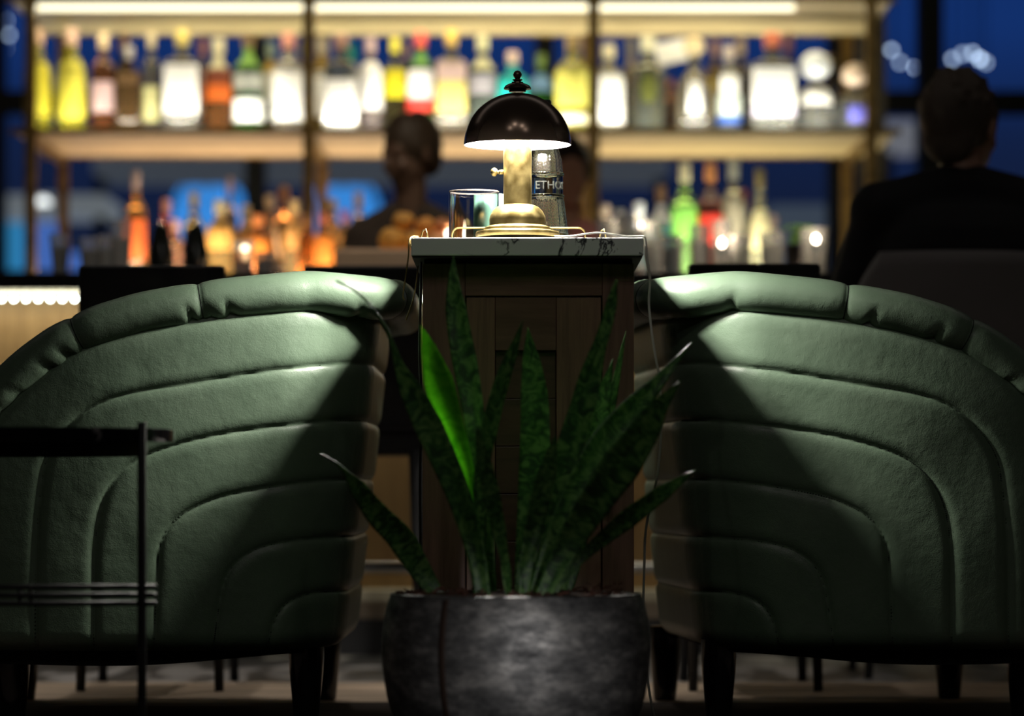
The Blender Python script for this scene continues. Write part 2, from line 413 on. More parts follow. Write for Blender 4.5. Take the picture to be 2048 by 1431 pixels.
# ------------------------------------------------------------------ marble topped cabinet
YS = 5.90; DS = .44
root = thing('side_cabinet', (.02, YS+DS/2, 0), 'tall narrow dark wood cabinet with a white veined marble top, between the green armchairs', 'cabinet')
ST = PZ(475, YS); SBm = PZ(511, YS); sx0 = PX(822, YS); sx1 = PX(1287, YS)
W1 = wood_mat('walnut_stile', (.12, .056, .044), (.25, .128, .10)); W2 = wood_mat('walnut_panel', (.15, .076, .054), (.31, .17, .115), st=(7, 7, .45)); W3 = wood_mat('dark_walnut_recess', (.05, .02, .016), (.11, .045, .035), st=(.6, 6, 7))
bm = B(); box(bm, sx0, sx1, YS, YS+DS, SBm, ST)
obj('marble_top', bm, marble_mat('white_veined_marble', (.88, .88, .88), (.05, .05, .06), thr=.5, scale=5., dist=2.6, rough=.16), root, bevel=.002)
bm = B(); box(bm, sx0+.002, sx1-.002, YS+.003, YS+DS-.002, SBm-.003, SBm-.0001); obj('underside_shade_board', bm, mat('black_shadow_gap', (.01, .008, .008), rough=.6), root)  # thin black board added so the slab's underside reads as shade
YB = YS+.045
def X(px): return PX(px, YB)
def Z(py): return PZ(py, YB)
bm = B(); box(bm, X(848), X(1265), YB+.012, YS+DS-.02, Z(530), SBm-.0032); obj('neck', bm, mat('black_shadow_gap', (.01, .008, .008), rough=.6), root)
bm = B(); box(bm, X(845), X(1268), YB+.02, YS+DS-.02, 0, Z(527)); obj('carcass', bm, W1, root, bevel=.001)
zl = .03
bm = B()
box(bm, X(845), X(930), YB, YB+.0205, 0, Z(527)); obj('stile', bm, W1, root, bevel=.001); bm = B(); box(bm, X(1205), X(1268), YB, YB+.0205, 0, Z(527)); obj('stile', bm, W1, root, bevel=.001)
bm = B(); RW = wood_mat('walnut_rail', (.11, .052, .038), (.22, .115, .08), st=(.5, 6, 7))
for a_, b_ in ((Z(591), Z(527)), (0, .08)):
    bm = B(); box(bm, X(930.5), X(1204.5), YB, YB+.0205, a_, b_); obj('rail', bm, RW, root, bevel=.001)
bm = B(); box(bm, X(933), X(990), YB+.004, YB+.0203, .081, Z(594)); obj('door_stile', bm, W2, root, bevel=.001); bm = B(); box(bm, X(1113), X(1202), YB+.004, YB+.0203, .081, Z(594)); obj('door_stile', bm, W2, root, bevel=.001)
bm = B(); box(bm, X(990.6), X(1112.4), YB+.004, YB+.0203, Z(700), Z(594)); obj('door_rail', bm, wood_mat('walnut_door_rail', (.11, .052, .038), (.2, .1, .07), st=(.6, 6, 7)), root, bevel=.001)
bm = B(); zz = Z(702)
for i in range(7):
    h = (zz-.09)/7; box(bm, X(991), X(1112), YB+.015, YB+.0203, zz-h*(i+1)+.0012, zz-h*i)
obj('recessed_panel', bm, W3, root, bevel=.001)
bm = B(); lathe(bm, (0, 0, 0), [(0, 0), (.004, 0), (.004, .012), (.008, .016), (.0085, .021), (.006, .025), (0, .026)], 20)
bmesh.ops.transform(bm, matrix=Matrix.Translation((X(1215), YB, Z(1003))) @ Matrix.Rotation(math.pi/2, 4, 'X'), verts=bm.verts[:])
obj('knob', bm, BRASS, root, smooth=True)
# ------------------------------------------------------------------ lamp
YL = 6.10; LX = PX(1035, YL); lz = ST
def lz_(py): return PZ(py, YL)
s_ = YL/F
root = thing('table_lamp', (LX, YL, lz), 'lit brass mushroom lamp with dark domed shade on the marble top', 'lamp')
BZ = mat('dark_bronze_polished', (.16, .11, .08), rough=.22, metal=.7)
def pr(pts, z0): return [(r*s_, PZ(y, YL)-z0) for r, y in pts]
zb = lz_(475)
bm = B(); lathe(bm, (LX, YL, lz), [(0, 0)]+[(r*s_, max(0, lz_(y)-lz)) for r, y in [(83, 475), (84, 473), (84, 466), (82, 463), (66, 460), (67, 458), (66, 455), (60, 452.5), (57, 451), (56, 449), (56.5, 440), (55, 432), (50, 422), (42, 414), (34, 410.5), (28, 409)]]+[(0, lz_(409)-lz)], 64)
obj('base', bm, BRASS, root, smooth=True, bevel=0)
bm = B(); lathe(bm, (LX, YL, lz_(410)), [(0, 0), (28*s_, 0), (28*s_, (410-296)*s_), (28*s_, (410-290)*s_), (26*s_, (410-290)*s_), (26*s_, (410-280)*s_), (0, (410-280)*s_)], 48)
o = obj('stem', bm, BRASS, root, smooth=False); 
for p in o.data.polygons: p.use_smooth = abs(p.normal.z) < .5
bm = B(); kp = Vector((LX-27*s_, YL, lz_(344)))
tube(bm, [kp, kp+Vector((-.008, 0, 0))], .0042, 16); tube(bm, [kp+Vector((-.008, 0, 0)), kp+Vector((-.013, 0, 0))], .003, 16); sphere(bm, kp+Vector((-.017, 0, 0)), .0075, 20, 14, (.85, 1, 1))
obj('switch_knob', bm, BRASS, root, smooth=True)
# shade: dark outside, white inside
R = 107.5*s_; zr = lz_(290); outer = []; inner = []
for i in range(25):
    a = math.pi/2*i/24; outer.append((R*math.cos(a), zr+.0908*math.sin(a))); inner.append(((R-.0016)*math.cos(a), zr+.0892*math.sin(a)))
outer[-1] = (0.001, outer[-1][1]); inner[-1] = (.001, inner[-1][1])
bm = B(); lathe(bm, (LX, YL, 0), outer, 96); sh = obj('lamp_shade', bm, BZ, root, smooth=True)
bm = B(); lathe(bm, (LX, YL, 0), [(R, zr)]+inner, 96); obj('shade_lining', bm, mat('white_enamel', (.9, .86, .84), rough=.45), sh, smooth=True)
bm = B(); lathe(bm, (LX, YL, 0), [(r*s_, lz_(y)) for r, y in [(.1, 184), (17, 184), (17, 180), (19, 178.5), (27, 178.5), (27.5, 176), (24, 171), (17, 167.5), (12, 166.5), (11.5, 164), (6, 162.5), (10, 160.5), (10, 159), (5, 158), (5, 157)]]+[(.0001, lz_(157))], 48)
sphere(bm, (LX, YL, lz_(149.5)), 8.6*s_, 24, 16); obj('finial', bm, BZ, root, smooth=True)
bz = zr+.045
bm = B(); tube(bm, [(LX+.038*math.cos(2*math.pi*k/40), YL+.038*math.sin(2*math.pi*k/40), bz+.012) for k in range(41)], .006, 8); obj('led_ring', bm, mat('lit_bulb', (1, 1, 1), emis=(1, .93, .84), estr=25.), root, smooth=True)
for k in range(6):
    L = bpy.data.lights.new('lamp_ring_light', 'POINT'); L.energy = 14.5; L.color = (1., .95, .86); L.shadow_soft_size = .012
    lo = bpy.data.objects.new('lamp_ring_light', L); C.objects.link(lo); lo.parent = root; a = math.pi*(k+.5)/3; lo.location = (.036*math.cos(a), .036*math.sin(a), bz-lz-.004)
# ------------------------------------------------------------------ things on the marble
YG = 6.14
def tumbler(cx, Yc, label, h=.104, r=.0445):
    root = thing('glass_tumbler', (cx, Yc, ST), label, 'glass', None)
    bm = B(); lathe(bm, (cx, Yc, ST+.0004), [(0, 0), (r-.003, 0), (r, .003), (r, h), (r-.0006, h+.0008), (r-.0018, h), (r-.0018, .012), (r-.006, .009), (0, .009)], 72)
    obj('glass_body', bm, GLASS, root, smooth=True)
    bm = B(); lathe(bm, (cx, Yc, ST), [(r+.0002, h-.0016), (r+.0004, h+.0004), (r-.0007, h+.0014), (r-.002, h+.0004), (r-.002, h-.0016)], 72)
    obj('rim', bm, mat('dark_glass_rim', (.25, .22, .2), rough=.05, metal=.8), root, smooth=True)
tumbler(PX(948, 6.215), 6.215, 'clear glass tumbler with a thin dark rim, left of the lamp, the nearer of two')
tumbler(PX(942, 6.225)-.002, 6.185+.0, 'second clear tumbler just behind the nearer one on the marble', h=.062, r=.0415) if False else None
# mint green candle
cx = PX(979, 6.30)
bm = B(); lathe(bm, (cx, 6.30, ST), [(0, 0), (.0275, 0), (.029, .002), (.029, .105), (.027, .1065), (.0265, .104), (0, .103)], 48)
root = thing('candle_cup', (cx, 6.30, ST), 'mint green candle cup seen through the tumbler beside the lamp', 'candle')
obj('cup', bm, mat('mint_green_glaze', (.3, .6, .45), rough=.4), root, smooth=True)
bm = B(); tube(bm, [(cx, 6.30, ST+.102), (cx+.001, 6.30, ST+.108)], .0008, 6); obj('wick', bm, mat('wick', (.05, .04, .03)), root)
# water bottle with herringbone relief
YW = 6.216; wx = PX(1091, YW)
root = thing('water_bottle', (wx, YW, ST), 'clear glass water bottle with herringbone relief and a raised band, right of the lamp stem', 'bottle')
sw = YW/F
prof = [(46, 472), (46, 468), (44, 440), (40, 415), (37, 398), (35.5, 394)]
def bottle_R(py): return float(np.interp(py, [215, 235, 255, 275, 298, 320, 345, 352, 394, 400, 440, 474], [11, 12, 15, 20, 26, 32, 34.5, 34.5, 35, 36.5, 42, 46]))
bm = B(); nr = 150; na = 240; zt0 = 222; V = np.empty((nr, na, 3))
for i in range(nr):
    py = 474-(474-zt0)*i/(nr-1); r0 = bottle_R(py)
    band = 346 <= py <= 396
    for j in range(na):
        a = 2*math.pi*j/na; r = r0
        if band: r += .2
        elif py > 290 or True:
            cell = (a*28/(2*math.pi)) % 1.; t = abs(cell-.5)*2
            ph = (py/7.+t*1.3*(1 if int(a*28/(2*math.pi)) % 2 else -1)) % 1.
            r += .75*(1-abs(ph-.5)*2) - (1.3 if cell < .08 else 0)
        V[i, j] = (wx+r*sw*math.cos(a), YW+r*sw*math.sin(a), max(ST+.0005, PZ(py, YW)-.0005))
In = V.copy(); cxy = np.array([wx, YW]); rad = np.linalg.norm(V[..., :2]-cxy, axis=2, keepdims=True)
ri = np.array([bottle_R(474-(474-zt0)*i/(nr-1)) for i in range(nr)])*sw-.0028
In[..., :2] = cxy+(V[..., :2]-cxy)/rad*ri[:, None, None]; In = In[::-1][:-4]; In[-1, :, 2] = In[-1, :, 2]
c0 = V[:1].copy(); c0[..., :2] = cxy+(c0[..., :2]-cxy)*.02; c1 = In[-1:].copy(); c1[..., :2] = cxy+(c1[..., :2]-cxy)*.02
A_ = np.concatenate([c0, V, In, c1]); me_ = grid_mesh('glass_body', A_, closed_v=True); bq = B(); bq.from_mesh(me_); bmesh.ops.recalc_face_normals(bq, faces=bq.faces[:]); bq.to_mesh(me_); bq.free()
g = link('glass_body', me_, mat('pressed_glass', (.82, .85, .8), rough=.03, trans=1., ior=1.42), root)
bm = B()
for yb_ in (349, 393):
    lathe(bm, (wx, YW, 0), [(34.8*sw, PZ(yb_+4, YW)), (37.2*sw, PZ(yb_+2.5, YW)), (37.6*sw, PZ(yb_, YW)), (37.2*sw, PZ(yb_-2.5, YW)), (34.8*sw, PZ(yb_-4, YW))], 64)
obj('raised_band', bm, mat('pressed_glass', (.8, .83, .78)), root, smooth=True)
bm = B(); lathe(bm, (wx, YW, 0), [(0, PZ(224, YW)), (11.5*sw, PZ(224, YW)), (12*sw, PZ(204, YW)), (10*sw, PZ(200, YW)), (0, PZ(200, YW))], 24); obj('cap', bm, mat('black_cap', (.01, .01, .01), rough=.3), root, smooth=True)
# embossed lettering wrapped on the band
def letters(txt, z, size, parent, m, R0, cx, cy, a0, depth=.0006):
    cu = bpy.data.curves.new('lettering', 'FONT'); cu.body = txt; cu.size = size; cu.extrude = depth; cu.bevel_depth = .0001
    to = bpy.data.objects.new('tmp', cu); C.objects.link(to)
    dg = bpy.context.evaluated_depsgraph_get(); me = bpy.data.meshes.new_from_object(to.evaluated_get(dg)); bpy.data.objects.remove(to)
    for v in me.vertices:
        x, y, q = v.co; a = a0+x/R0
        v.co = (cx+math.sin(a)*(R0+q), cy-math.cos(a)*(R0+q), z+y)
    return link('lettering', me, m, parent, smooth=False)
letters('ETHOS', PZ(380, YW), .02, root, mat('embossed_frost', (.3, .32, .29), rough=.12, trans=.97, ior=1.3), 36*sw, wx, YW, -.62)
letters('WATER', PZ(388, YW), .011, root, mat('pressed_glass', (.8, .83, .78)), 36*sw, wx, YW, .0) if False else None
# brass wire rails
def rail(pts, label, r=.0013):
    root = thing('wire_rail', (sum(p[0] for p in pts)/len(pts), pts[0][1], ST), label, 'rail', None)
    bm = B(); tube(bm, pts, r, 10); obj('wire', bm, BRASS, root, smooth=True)
    bm = B(); 
    for q in (pts[0], pts[-1]): lathe(bm, (q[0], q[1], ST), [(0, 0), (.003, 0), (.003, .001), (0, .0012)], 16)
    obj('foot_plate', bm, BRASS, root, smooth=True)
YR = 6.162; x0 = PX(904, YR); x1 = PX(1171, YR); zt_ = PZ(455.5, YR); rr = .013
pts = [(x0, YR, ST)]+[(x0+rr-rr*math.cos(a), YR, zt_-rr+rr*math.sin(a)) for a in np.linspace(0, math.pi/2, 7)]+[(x1-rr+rr*math.sin(a), YR, zt_-rr+rr*math.cos(a)) for a in np.linspace(0, math.pi/2, 7)]+[(x1, YR, ST)]
rail(pts, 'long low brass wire rail standing on the marble behind the lamp base', .0018)
def siderail(pxs, label):
    (a, b, c) = pxs; Yn, Yf = 5.99, 6.12
    n = Vector((PX(c[0], Yn), Yn, ST)); t1 = P(b[0]+2, b[1]+1, Yn); t2 = P(b[0]-4, b[1]+4, Yf); f = Vector((PX(a[0], Yf), Yf, ST))
    rail([n, n.lerp(t1, .7), t1+Vector((-.0005, .002, 0)), t1.lerp(t2, .3), t1.lerp(t2, .9), t2, f], label, .0012)
siderail([(837, 475), (850, 457), (857, 475)], 'small brass wire rail at the left end of the marble')
siderail([(1193, 475), (1207, 457), (1213, 475)], 'small brass wire rail at the right end of the marble')
# lamp cord lying on the marble and hanging down the right side
root = thing('power_cord', (PX(1200, 6.0), 6.0, ST), 'pale translucent lamp cord running off the marble and down beside the right armchair', 'cord')
bm = B()
def cpts(lst): return [P(a, b, y) for a, b, y in lst]
for dx in (0, .0016):
    pts = cpts([(1110, 473.5, 6.02), (1140, 473.3, 5.99), (1170, 469, 5.98), (1195, 466.5, 5.98), (1220, 469, 5.98), (1245, 473, 5.99), (1272, 473.4, 6.0), (1287, 475, 6.0), (1291, 492, 5.995), (1293, 520, 5.98), (1299, 560, 5.96), (1297, 610, 5.95), (1303, 670, 5.93), (1311, 720, 5.92), (1318, 760, 5.92), (1322, 830, 5.92), (1319, 900, 5.94), (1312, 960, 5.96), (1300, 1010, 6.0), (1291, 1060, 6.03), (1288, 1120, 6.05)])
    bm2 = [p+Vector((dx, dx*.5, .0012)) for p in pts]
    bm2 += [Vector((bm2[-1].x, 6.05, .15)), Vector((bm2[-1].x+.03, 6.1, .003)), Vector((bm2[-1].x+.12, 6.4, .003))]
    tube(bm, bm2, .0014, 8, smooth=8)
obj('flex', bm, mat('translucent_cord', (.7, .7, .62), rough=.2, trans=.3), root, smooth=True)
# wires and holder hanging at the left side of the slab
root = thing('hanging_wire_hook', (PX(815, 6.0), 6.0, ST), 'brass wire hook gripping the left edge of the white marble top', 'hook')
bm = B(); tube(bm, cpts([(836, 473, 5.99), (823, 474, 5.975), (818, 484, 5.965), (817, 510, 5.96), (812, 548, 5.955), (806, 590, 5.95), (809, 600, 5.95)]), .0014, 8, smooth=5)
obj('wire', bm, BRASS, root, smooth=True); bm = B(); tube(bm, cpts([(836, 473, 6.1), (824, 474, 6.1), (821, 490, 6.1), (835, 520, 6.12), (833, 560, 6.11), (826, 600, 6.1), (812, 640, 6.1)]), .0013, 8, smooth=5)
obj('wire', bm, BRASS, root, smooth=True)
root = thing('black_cord', (PX(838, 5.99), 5.99, 0), 'thin dark cord hanging down the left side of the wooden cabinet', 'cord')
bm = B(); tube(bm, cpts([(843, 520, 6.02), (841, 600, 6.0), (839, 700, 5.99), (842, 800, 5.99), (840, 950, 5.99), (841, 1100, 5.99)])+[Vector((PX(841, 5.99), 5.99, .1)), Vector((PX(838, 5.99), 6.02, .003)), Vector((PX(820, 5.99), 6.2, .003))], .0022, 8, smooth=6)
obj('flex', bm, mat('dark_cord', (.03, .02, .018), rough=.3), root, smooth=True)
# ------------------------------------------------------------------ potted snake plant
YPt = 5.5; PXc = PX(1032, YPt)
root = thing('potted_snake_plant', (PXc, YPt, 0), 'tall dark snake plant in a rounded galvanised metal pot in front of the cabinet', 'plant')
sp = YPt/F; zr_ = PZ(1189, YPt)
pp = [(0, .004), (.13, 0), (.14, .004)]
for py, r in [(1431, 246), (1400, 257), (1360, 264), (1320, 268), (1290, 269), (1260, 267), (1230, 263), (1205, 257), (1190, 251)]: pp.append((r*sp, PZ(py, YPt)))
zc = np.array([p[1] for p in pp[2:]]); rc = np.array([p[0] for p in pp[2:]])
prof = [(0, .003), (.135, 0)]+[(float(np.interp(z, zc, rc)), float(z)) for z in np.linspace(.004, zr_, 26)]
sm = [prof[0], prof[1], prof[2]]+[((prof[i-1][0]+prof[i][0]*2+prof[i+1][0])/4, prof[i][1]) for i in range(3, len(prof)-1)]+[prof[-1]]
rt = prof[-1][0]
sm += [(rt+.001, zr_+.002), (rt-.003, zr_+.003), (rt-.006, zr_), (rt-.004, zr_-.03), (0, zr_-.035)]
bm = B(); lathe(bm, (PXc, YPt, 0), sm, 96); pot = obj('pot', bm, ZINC, root, smooth=True)
a = math.asin((890-1032)/264.)
bm = B()
for k in range(22):
    z = .006+(zr_-.008)*k/21; r = float(np.interp(z, [p[1] for p in sm[2:28]], [p[0] for p in sm[2:28]]))+.0006
    q = []
for w0, w1, m, nm in ((-.028, .028, mat('dark_seam_metal', (.07, .045, .035), rough=.6, metal=.6), 'seam'),):
    V = np.empty((24, 7, 3))
    for k in range(24):
        z = .006+(zr_-.008)*k/23; r = float(np.interp(z, [p[1] for p in sm[2:28]], [p[0] for p in sm[2:28]]))
        for j in range(7):
            aa = a+w0+(w1-w0)*j/6; rr2 = r+.0016*math.sin(math.pi*j/6)+.0004
            V[k, j] = (PXc+rr2*math.sin(aa), YPt-rr2*math.cos(aa), z)
    link(nm, grid_mesh(nm, V), m, pot)
bm = B(); rs = random.Random(4)
rings = lathe(bm, (PXc, YPt, zr_-.012), [(rt-.007, 0), (rt*.8, .008), (rt*.55, .012), (rt*.3, .012), (0, .012)], 48)
for v in bm.verts: v.co.z += rs.uniform(-.004, .006)
obj('soil', bm, mat('dark_soil', (.03, .018, .012), rough=.95, bump=.8, bscale=90.), root, smooth=True)
bm = B()
for _ in range(420):
    a = rs.uniform(0, 2*math.pi); r = rt*math.sqrt(rs.uniform(0, .93)); c = Vector((PXc+r*math.cos(a), YPt+r*math.sin(a), zr_+rs.uniform(-.006, .004)))
    if 150 < (c.x-PXc)/sp < 215 and rs.random() < .6: c.z += rs.uniform(.0, .014)
    d = Vector((rs.uniform(-1, 1), rs.uniform(-1, 1), rs.uniform(-.1, .5)))*rs.uniform(.006, .02)
    tube(bm, [c, c+d*.5+Vector((0, 0, rs.uniform(0, .004))), c+d], rs.uniform(.0006, .0022), 5)
for _ in range(26):
    c = P(rs.uniform(790, 850), 1189, YPt-.05); d = Vector((rs.uniform(-1, 1), 0, rs.uniform(0, .8)))*.011
    tube(bm, [c, c+d*.5+Vector((0, 0, .003)), c+d], .0008, 5)
o = obj('bark_mulch', bm, mat('bark_mulch', (.09, .035, .022), rough=.9, var=.5, vscale=40), root); o['kind'] = 'stuff'
def leaf(pts, width, Yb, Yt, prof=None, twist=0., cup=.3, dry=False, wtip=0.):
    """pts pixel path from base to tip; width px at the broadest"""
    n = 40; cp = catmull([(p[0], 0, p[1]) for p in pts], 10); acc = [0]
    for a, b in zip(cp, cp[1:]): acc.append(acc[-1]+(b-a).length)
    tot = acc[-1]; ts = np.linspace(0, 1, n); xs = np.interp(ts*tot, acc, [p.x for p in cp]); ys = np.interp(ts*tot, acc, [p.z for p in cp])
    prof = prof or [(0, .55), (.25, .72), (.55, 1.), (.75, .92), (.88, .6), (.96, .24), (1, .02)]
    wp = np.interp(ts, [p[0] for p in prof], [p[1] for p in prof])
    K = 9; top = np.empty((n, K, 3)); bot = np.empty((n, K, 3)); cen = []
    for i, t in enumerate(ts):
        Y = Yb+(Yt-Yb)*(t**1.4); cen.append(P(xs[i], ys[i], Y))
    for i, t in enumerate(ts):
        tg = (cen[min(i+1, n-1)]-cen[max(i-1, 0)]).normalized()
        side = tg.cross(Vector((0, 1, 0))).normalized(); nrm = side.cross(tg).normalized()
        if nrm.y > 0: nrm = -nrm
        th = twist*(1-t)+.12*math.sin(t*7+xs[0]); s2 = side*math.cos(th)+nrm*math.sin(th); n2 = nrm*math.cos(th)-side*math.sin(th)
        w = max(width*wp[i], .8+wtip)*5.45/F/2
        for j in range(K):
            e = -1+2*j/(K-1); wave = .0016*math.sin(t*26+e*2)*abs(e)*min(1, wp[i]*1.5)
            c = cen[i]+s2*(w*e)+n2*(-w*cup*(1-e*e)+wave)
            tk = .0022*math.sqrt(max(0, 1-e*e))+.0002
            top[i, j] = c+n2*tk; bot[i, j] = c-n2*tk
    V = np.concatenate([top, bot[:, ::-1]], axis=1)
    me = grid_mesh('leaf', V, closed_v=True); uvl = me.uv_layers.new(name='UVMap')
    for lp in me.loops:
        i, j = divmod(lp.vertex_index, 2*K); e = j if j < K else 2*K-1-j
        uvl.data[lp.index].uv = (e/(K-1), i/(n-1))
    return link('leaf', me, LEAF, root)
TH = [(0, .55), (.3, .8), (.5, 1), (.62, .85), (.7, .45), (.76, .14), (.9, .07), (1, .03)]
leaf([(968,1192),(952,1090),(930,980),(905,880),(882,780),(858,700),(843,652)], 62, 5.60, 5.44, [(0,.5),(.3,.8),(.55,1),(.8,.95),(.92,.5),(1,.03)]).data.materials[0] = LIT_LEAF
leaf([(966,1192),(948,1090),(915,985),(870,880),(822,780),(800,735),(775,662),(742,612),(712,582),(672,561)], 58, 5.44, 5.42, [(0,.55),(.3,.85),(.5,1),(.62,.75),(.7,.3),(.76,.14),(.9,.08),(1,.04)], wtip=4)
leaf([(868,1180),(835,1130),(800,1075),(756,1030),(722,985),(700,955),(672,925),(640,905)], 56, 5.50, 5.42, [(0,.6),(.3,1),(.55,.85),(.72,.6),(.8,.25),(.9,.08),(1,.02)])
leaf([(978,1192),(970,1050),(958,900),(938,770),(918,660),(908,580),(907,512)], 52, 5.56, 5.62, [(0,.6),(.4,.75),(.7,1),(.85,.85),(.95,.35),(1,.04)])
leaf([(958,1192),(960,1060),(965,930),(985,830),(1008,750),(1030,690),(1046,640)], 36, 5.52, 5.48, twist=.5)
leaf([(1018,1190),(1008,1110),(990,1020),(972,940),(958,880),(955,850)], 34, 5.40, 5.36, twist=.7)
leaf([(1045,1192),(1052,1090),(1062,980),(1070,880),(1068,780),(1060,700),(1056,655)], 62, 5.58, 5.60)
leaf([(1048,1192),(1052,1130),(1066,1060),(1082,990),(1098,930),(1112,870)], 42, 5.42, 5.40, twist=.3)
leaf([(1062,1190),(1078,1110),(1105,1010),(1135,910),(1163,820),(1190,720),(1215,640),(1233,560)], 56, 5.50, 5.50, [(0,.6),(.3,.85),(.5,1),(.68,.85),(.8,.5),(.93,.42),(1,.08)])
leaf([(1132,1190),(1160,1080),(1182,960),(1196,860),(1210,780),(1226,718)], 44, 5.64, 5.66)
leaf([(1130,1190),(1175,1040),(1205,900),(1225,800),(1240,720),(1252,662)], 20, 5.68, 5.70)
leaf([(1072,1190),(1096,1110),(1130,1030),(1165,960),(1206,890),(1260,825),(1315,765),(1352,722),(1384,684)], 62, 5.48, 5.54, [(0,.5),(.3,.8),(.55,1),(.7,.85),(.85,.4),(.95,.15),(1,.03)])
leaf([(1086,1190),(1130,1100),(1180,1020),(1232,945),(1278,880),(1318,815),(1345,782),(1360,762)], 78, 5.42, 5.34, [(0,.4),(.3,.75),(.6,1),(.8,.7),(.92,.3),(1,.04)])
leaf([(1110,1185),(1150,1128),(1200,1082),(1252,1040),(1305,1000),(1350,968),(1390,940)], 40, 5.44, 5.40, [(0,.3),(.3,.6),(.55,1),(.8,.8),(.93,.35),(1,.04)])
# ------------------------------------------------------------------ black side table
tcx, tcy, tr = -.77, 5.40, .2485
root = thing('side_table', (tcx, tcy, 0), 'round black marble side table with thin metal legs, in front of the left armchair', 'table')
bm = B(); lathe(bm, (tcx, tcy, .4935), [(0, 0), (tr-.001, 0), (tr, .001), (tr, .0195), (tr-.001, .0205), (0, .0205)], 128)
tp = obj('table_top', bm, marble_mat('black_white_veined_marble', (.006, .006, .008), (.35, .33, .33), thr=.52, scale=3.2, dist=1.5, rough=.12), root, smooth=False)
bm = B(); lathe(bm, (tcx, tcy, 0), [(.196, .473), (.202, .473), (.202, .4934), (.196, .4934), (.196, .473)], 96); obj('apron_ring', bm, BLACKMET, root)
angs = [-.537+0, -.537-2*math.pi/3*.78, 2.2, 1.1]
px_, py_ = -.5565, 5.262
posts = []
for k in range(3):
    if k == 0: x, y = px_, py_
    else:
        a0 = math.radians((0, 213, 120)[k]); r0 = math.hypot(px_-tcx, py_-tcy); x, y = tcx+r0*math.cos(a0), tcy+r0*math.sin(a0)
    posts.append((x, y))
    bm = B(); lathe(bm, (x, y, 0), [(0, 0), (.0068, 0), (.0068, .521), (.006, .5225), (0, .5225)], 24)
    o = obj('leg', bm, BLACKMET, root); 
    for p in o.data.polygons: p.use_smooth = abs(p.normal.z) < .5
for k in range(2):
    a = Vector((*posts[k], 0)); b = Vector((*posts[k+1], 0)); d = (b-a).normalized(); bm = B()
    n_ = Vector((d.y, -d.x, 0))*.0
    for z in (.275, .2625, .25):
        ext = .022
        tube(bm, [a-d*ext+Vector((0, 0, z)), b+d*ext+Vector((0, 0, z))], .0042, 12)
    for t in (.39, .43):
        c = a.lerp(b, t); tube(bm, [c+Vector((0, 0, .246)), c+Vector((0, 0, .279))], .003, 8)
    obj('lower_rail', bm, BLACKMET, root, smooth=True)
# ------------------------------------------------------------------ room
def sbox(name, dims, m):
    bm = B(); box(bm, *dims); return struct(obj(name, bm, m))
WALL = mat('dark_wall_paint', (.02, .022, .028), rough=.8)
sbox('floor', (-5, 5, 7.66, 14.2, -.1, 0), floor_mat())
sbox('floor', (-5, 5, 6.95, 7.66, -.1, 0), mat('lit_floor_band', (.5, .38, .27), rough=.7, var=.35, vscale=6, stretch=(.4, 3, 1)))  # tan band: light falling on the floor put into its colour
sbox('floor', (-5, 5, -2.5, 6.95, -.1, 0), mat('shaded_near_floor', (.04, .027, .022), rough=.95, var=.3, vscale=20))  # near floor coloured dark to stand for shade
sbox('ceiling', (-5, 5, -2.5, 14.2, 3.0, 3.1), mat('dark_ceiling_paint', (.012, .012, .014), rough=.9))
sbox('wall_left', (-5.1, -5, -2.5, 14.2, 0, 3.0), WALL)
sbox('wall_right', (5, 5.1, -2.5, 14.2, 0, 3.0), WALL)
sbox('wall_front', (-5, 5, -2.6, -2.5, 0, 3.0), WALL)
# window wall, with frames
YWn = 14.0; FR = mat('black_window_frame', (.006, .007, .009), rough=.5)
sbox('trim_1', (-5, 5, YWn, YWn+.12, 0, 1.30), FR)
sbox('trim_2', (-5, 5, YWn, YWn+.12, 2.45, 3.0), FR)
sbox('trim_3', (-5, 5, YWn+.01, YWn+.1, PZ(226, YWn), PZ(180, YWn)), FR)
GP = mat('window_glass', (.75, .85, .95), rough=.02, trans=1., ior=1.02)
xs = [-5.0, PX(-10, YWn), PX(510, YWn), PX(1090, YWn), PX(1672, YWn)+.02, PX(1852, YWn)+.02, 3.2, 5.0]
wd = [.04, .03, .04, .04, .05, .05, .03, .04]
for i, (x, w) in enumerate(zip(xs, wd)):
    sbox('trim_%d' % (4+i), (x-w, x+w, YWn-.01, YWn+.13, 1.30, 2.45), FR)
for i, (a, b) in enumerate(zip(xs, xs[1:])):
    wa, wb = wd[i], wd[i+1]
    bm = B(); box(bm, a+wa, b-wb, YWn+.05, YWn+.058, 1.30, 2.45)
    struct(obj('window_%d' % (i+1), bm, GP))
# world: dusk
w = bpy.data.worlds.new('dusk'); bpy.context.scene.world = w; w.use_nodes = True; nt = w.node_tree
bg = nt.nodes['Background']; tc = nt.nodes.new('ShaderNodeTexCoord'); sx = nt.nodes.new('ShaderNodeSeparateXYZ')
r = ramp(nt, [(0., (.05, .07, .13)), (.08, (.02, .034, .10)), (.1, (.018, .04, .14)), (.13, (.02, .085, .38)), (.4, (.004, .012, .06))])
nt.links.new(tc.outputs['Generated'], sx.inputs[0]); nt.links.new(sx.outputs['Z'], r.inputs['Fac']); nt.links.new(r.outputs['Color'], bg.inputs['Color']); bg.inputs['Strength'].default_value = .4
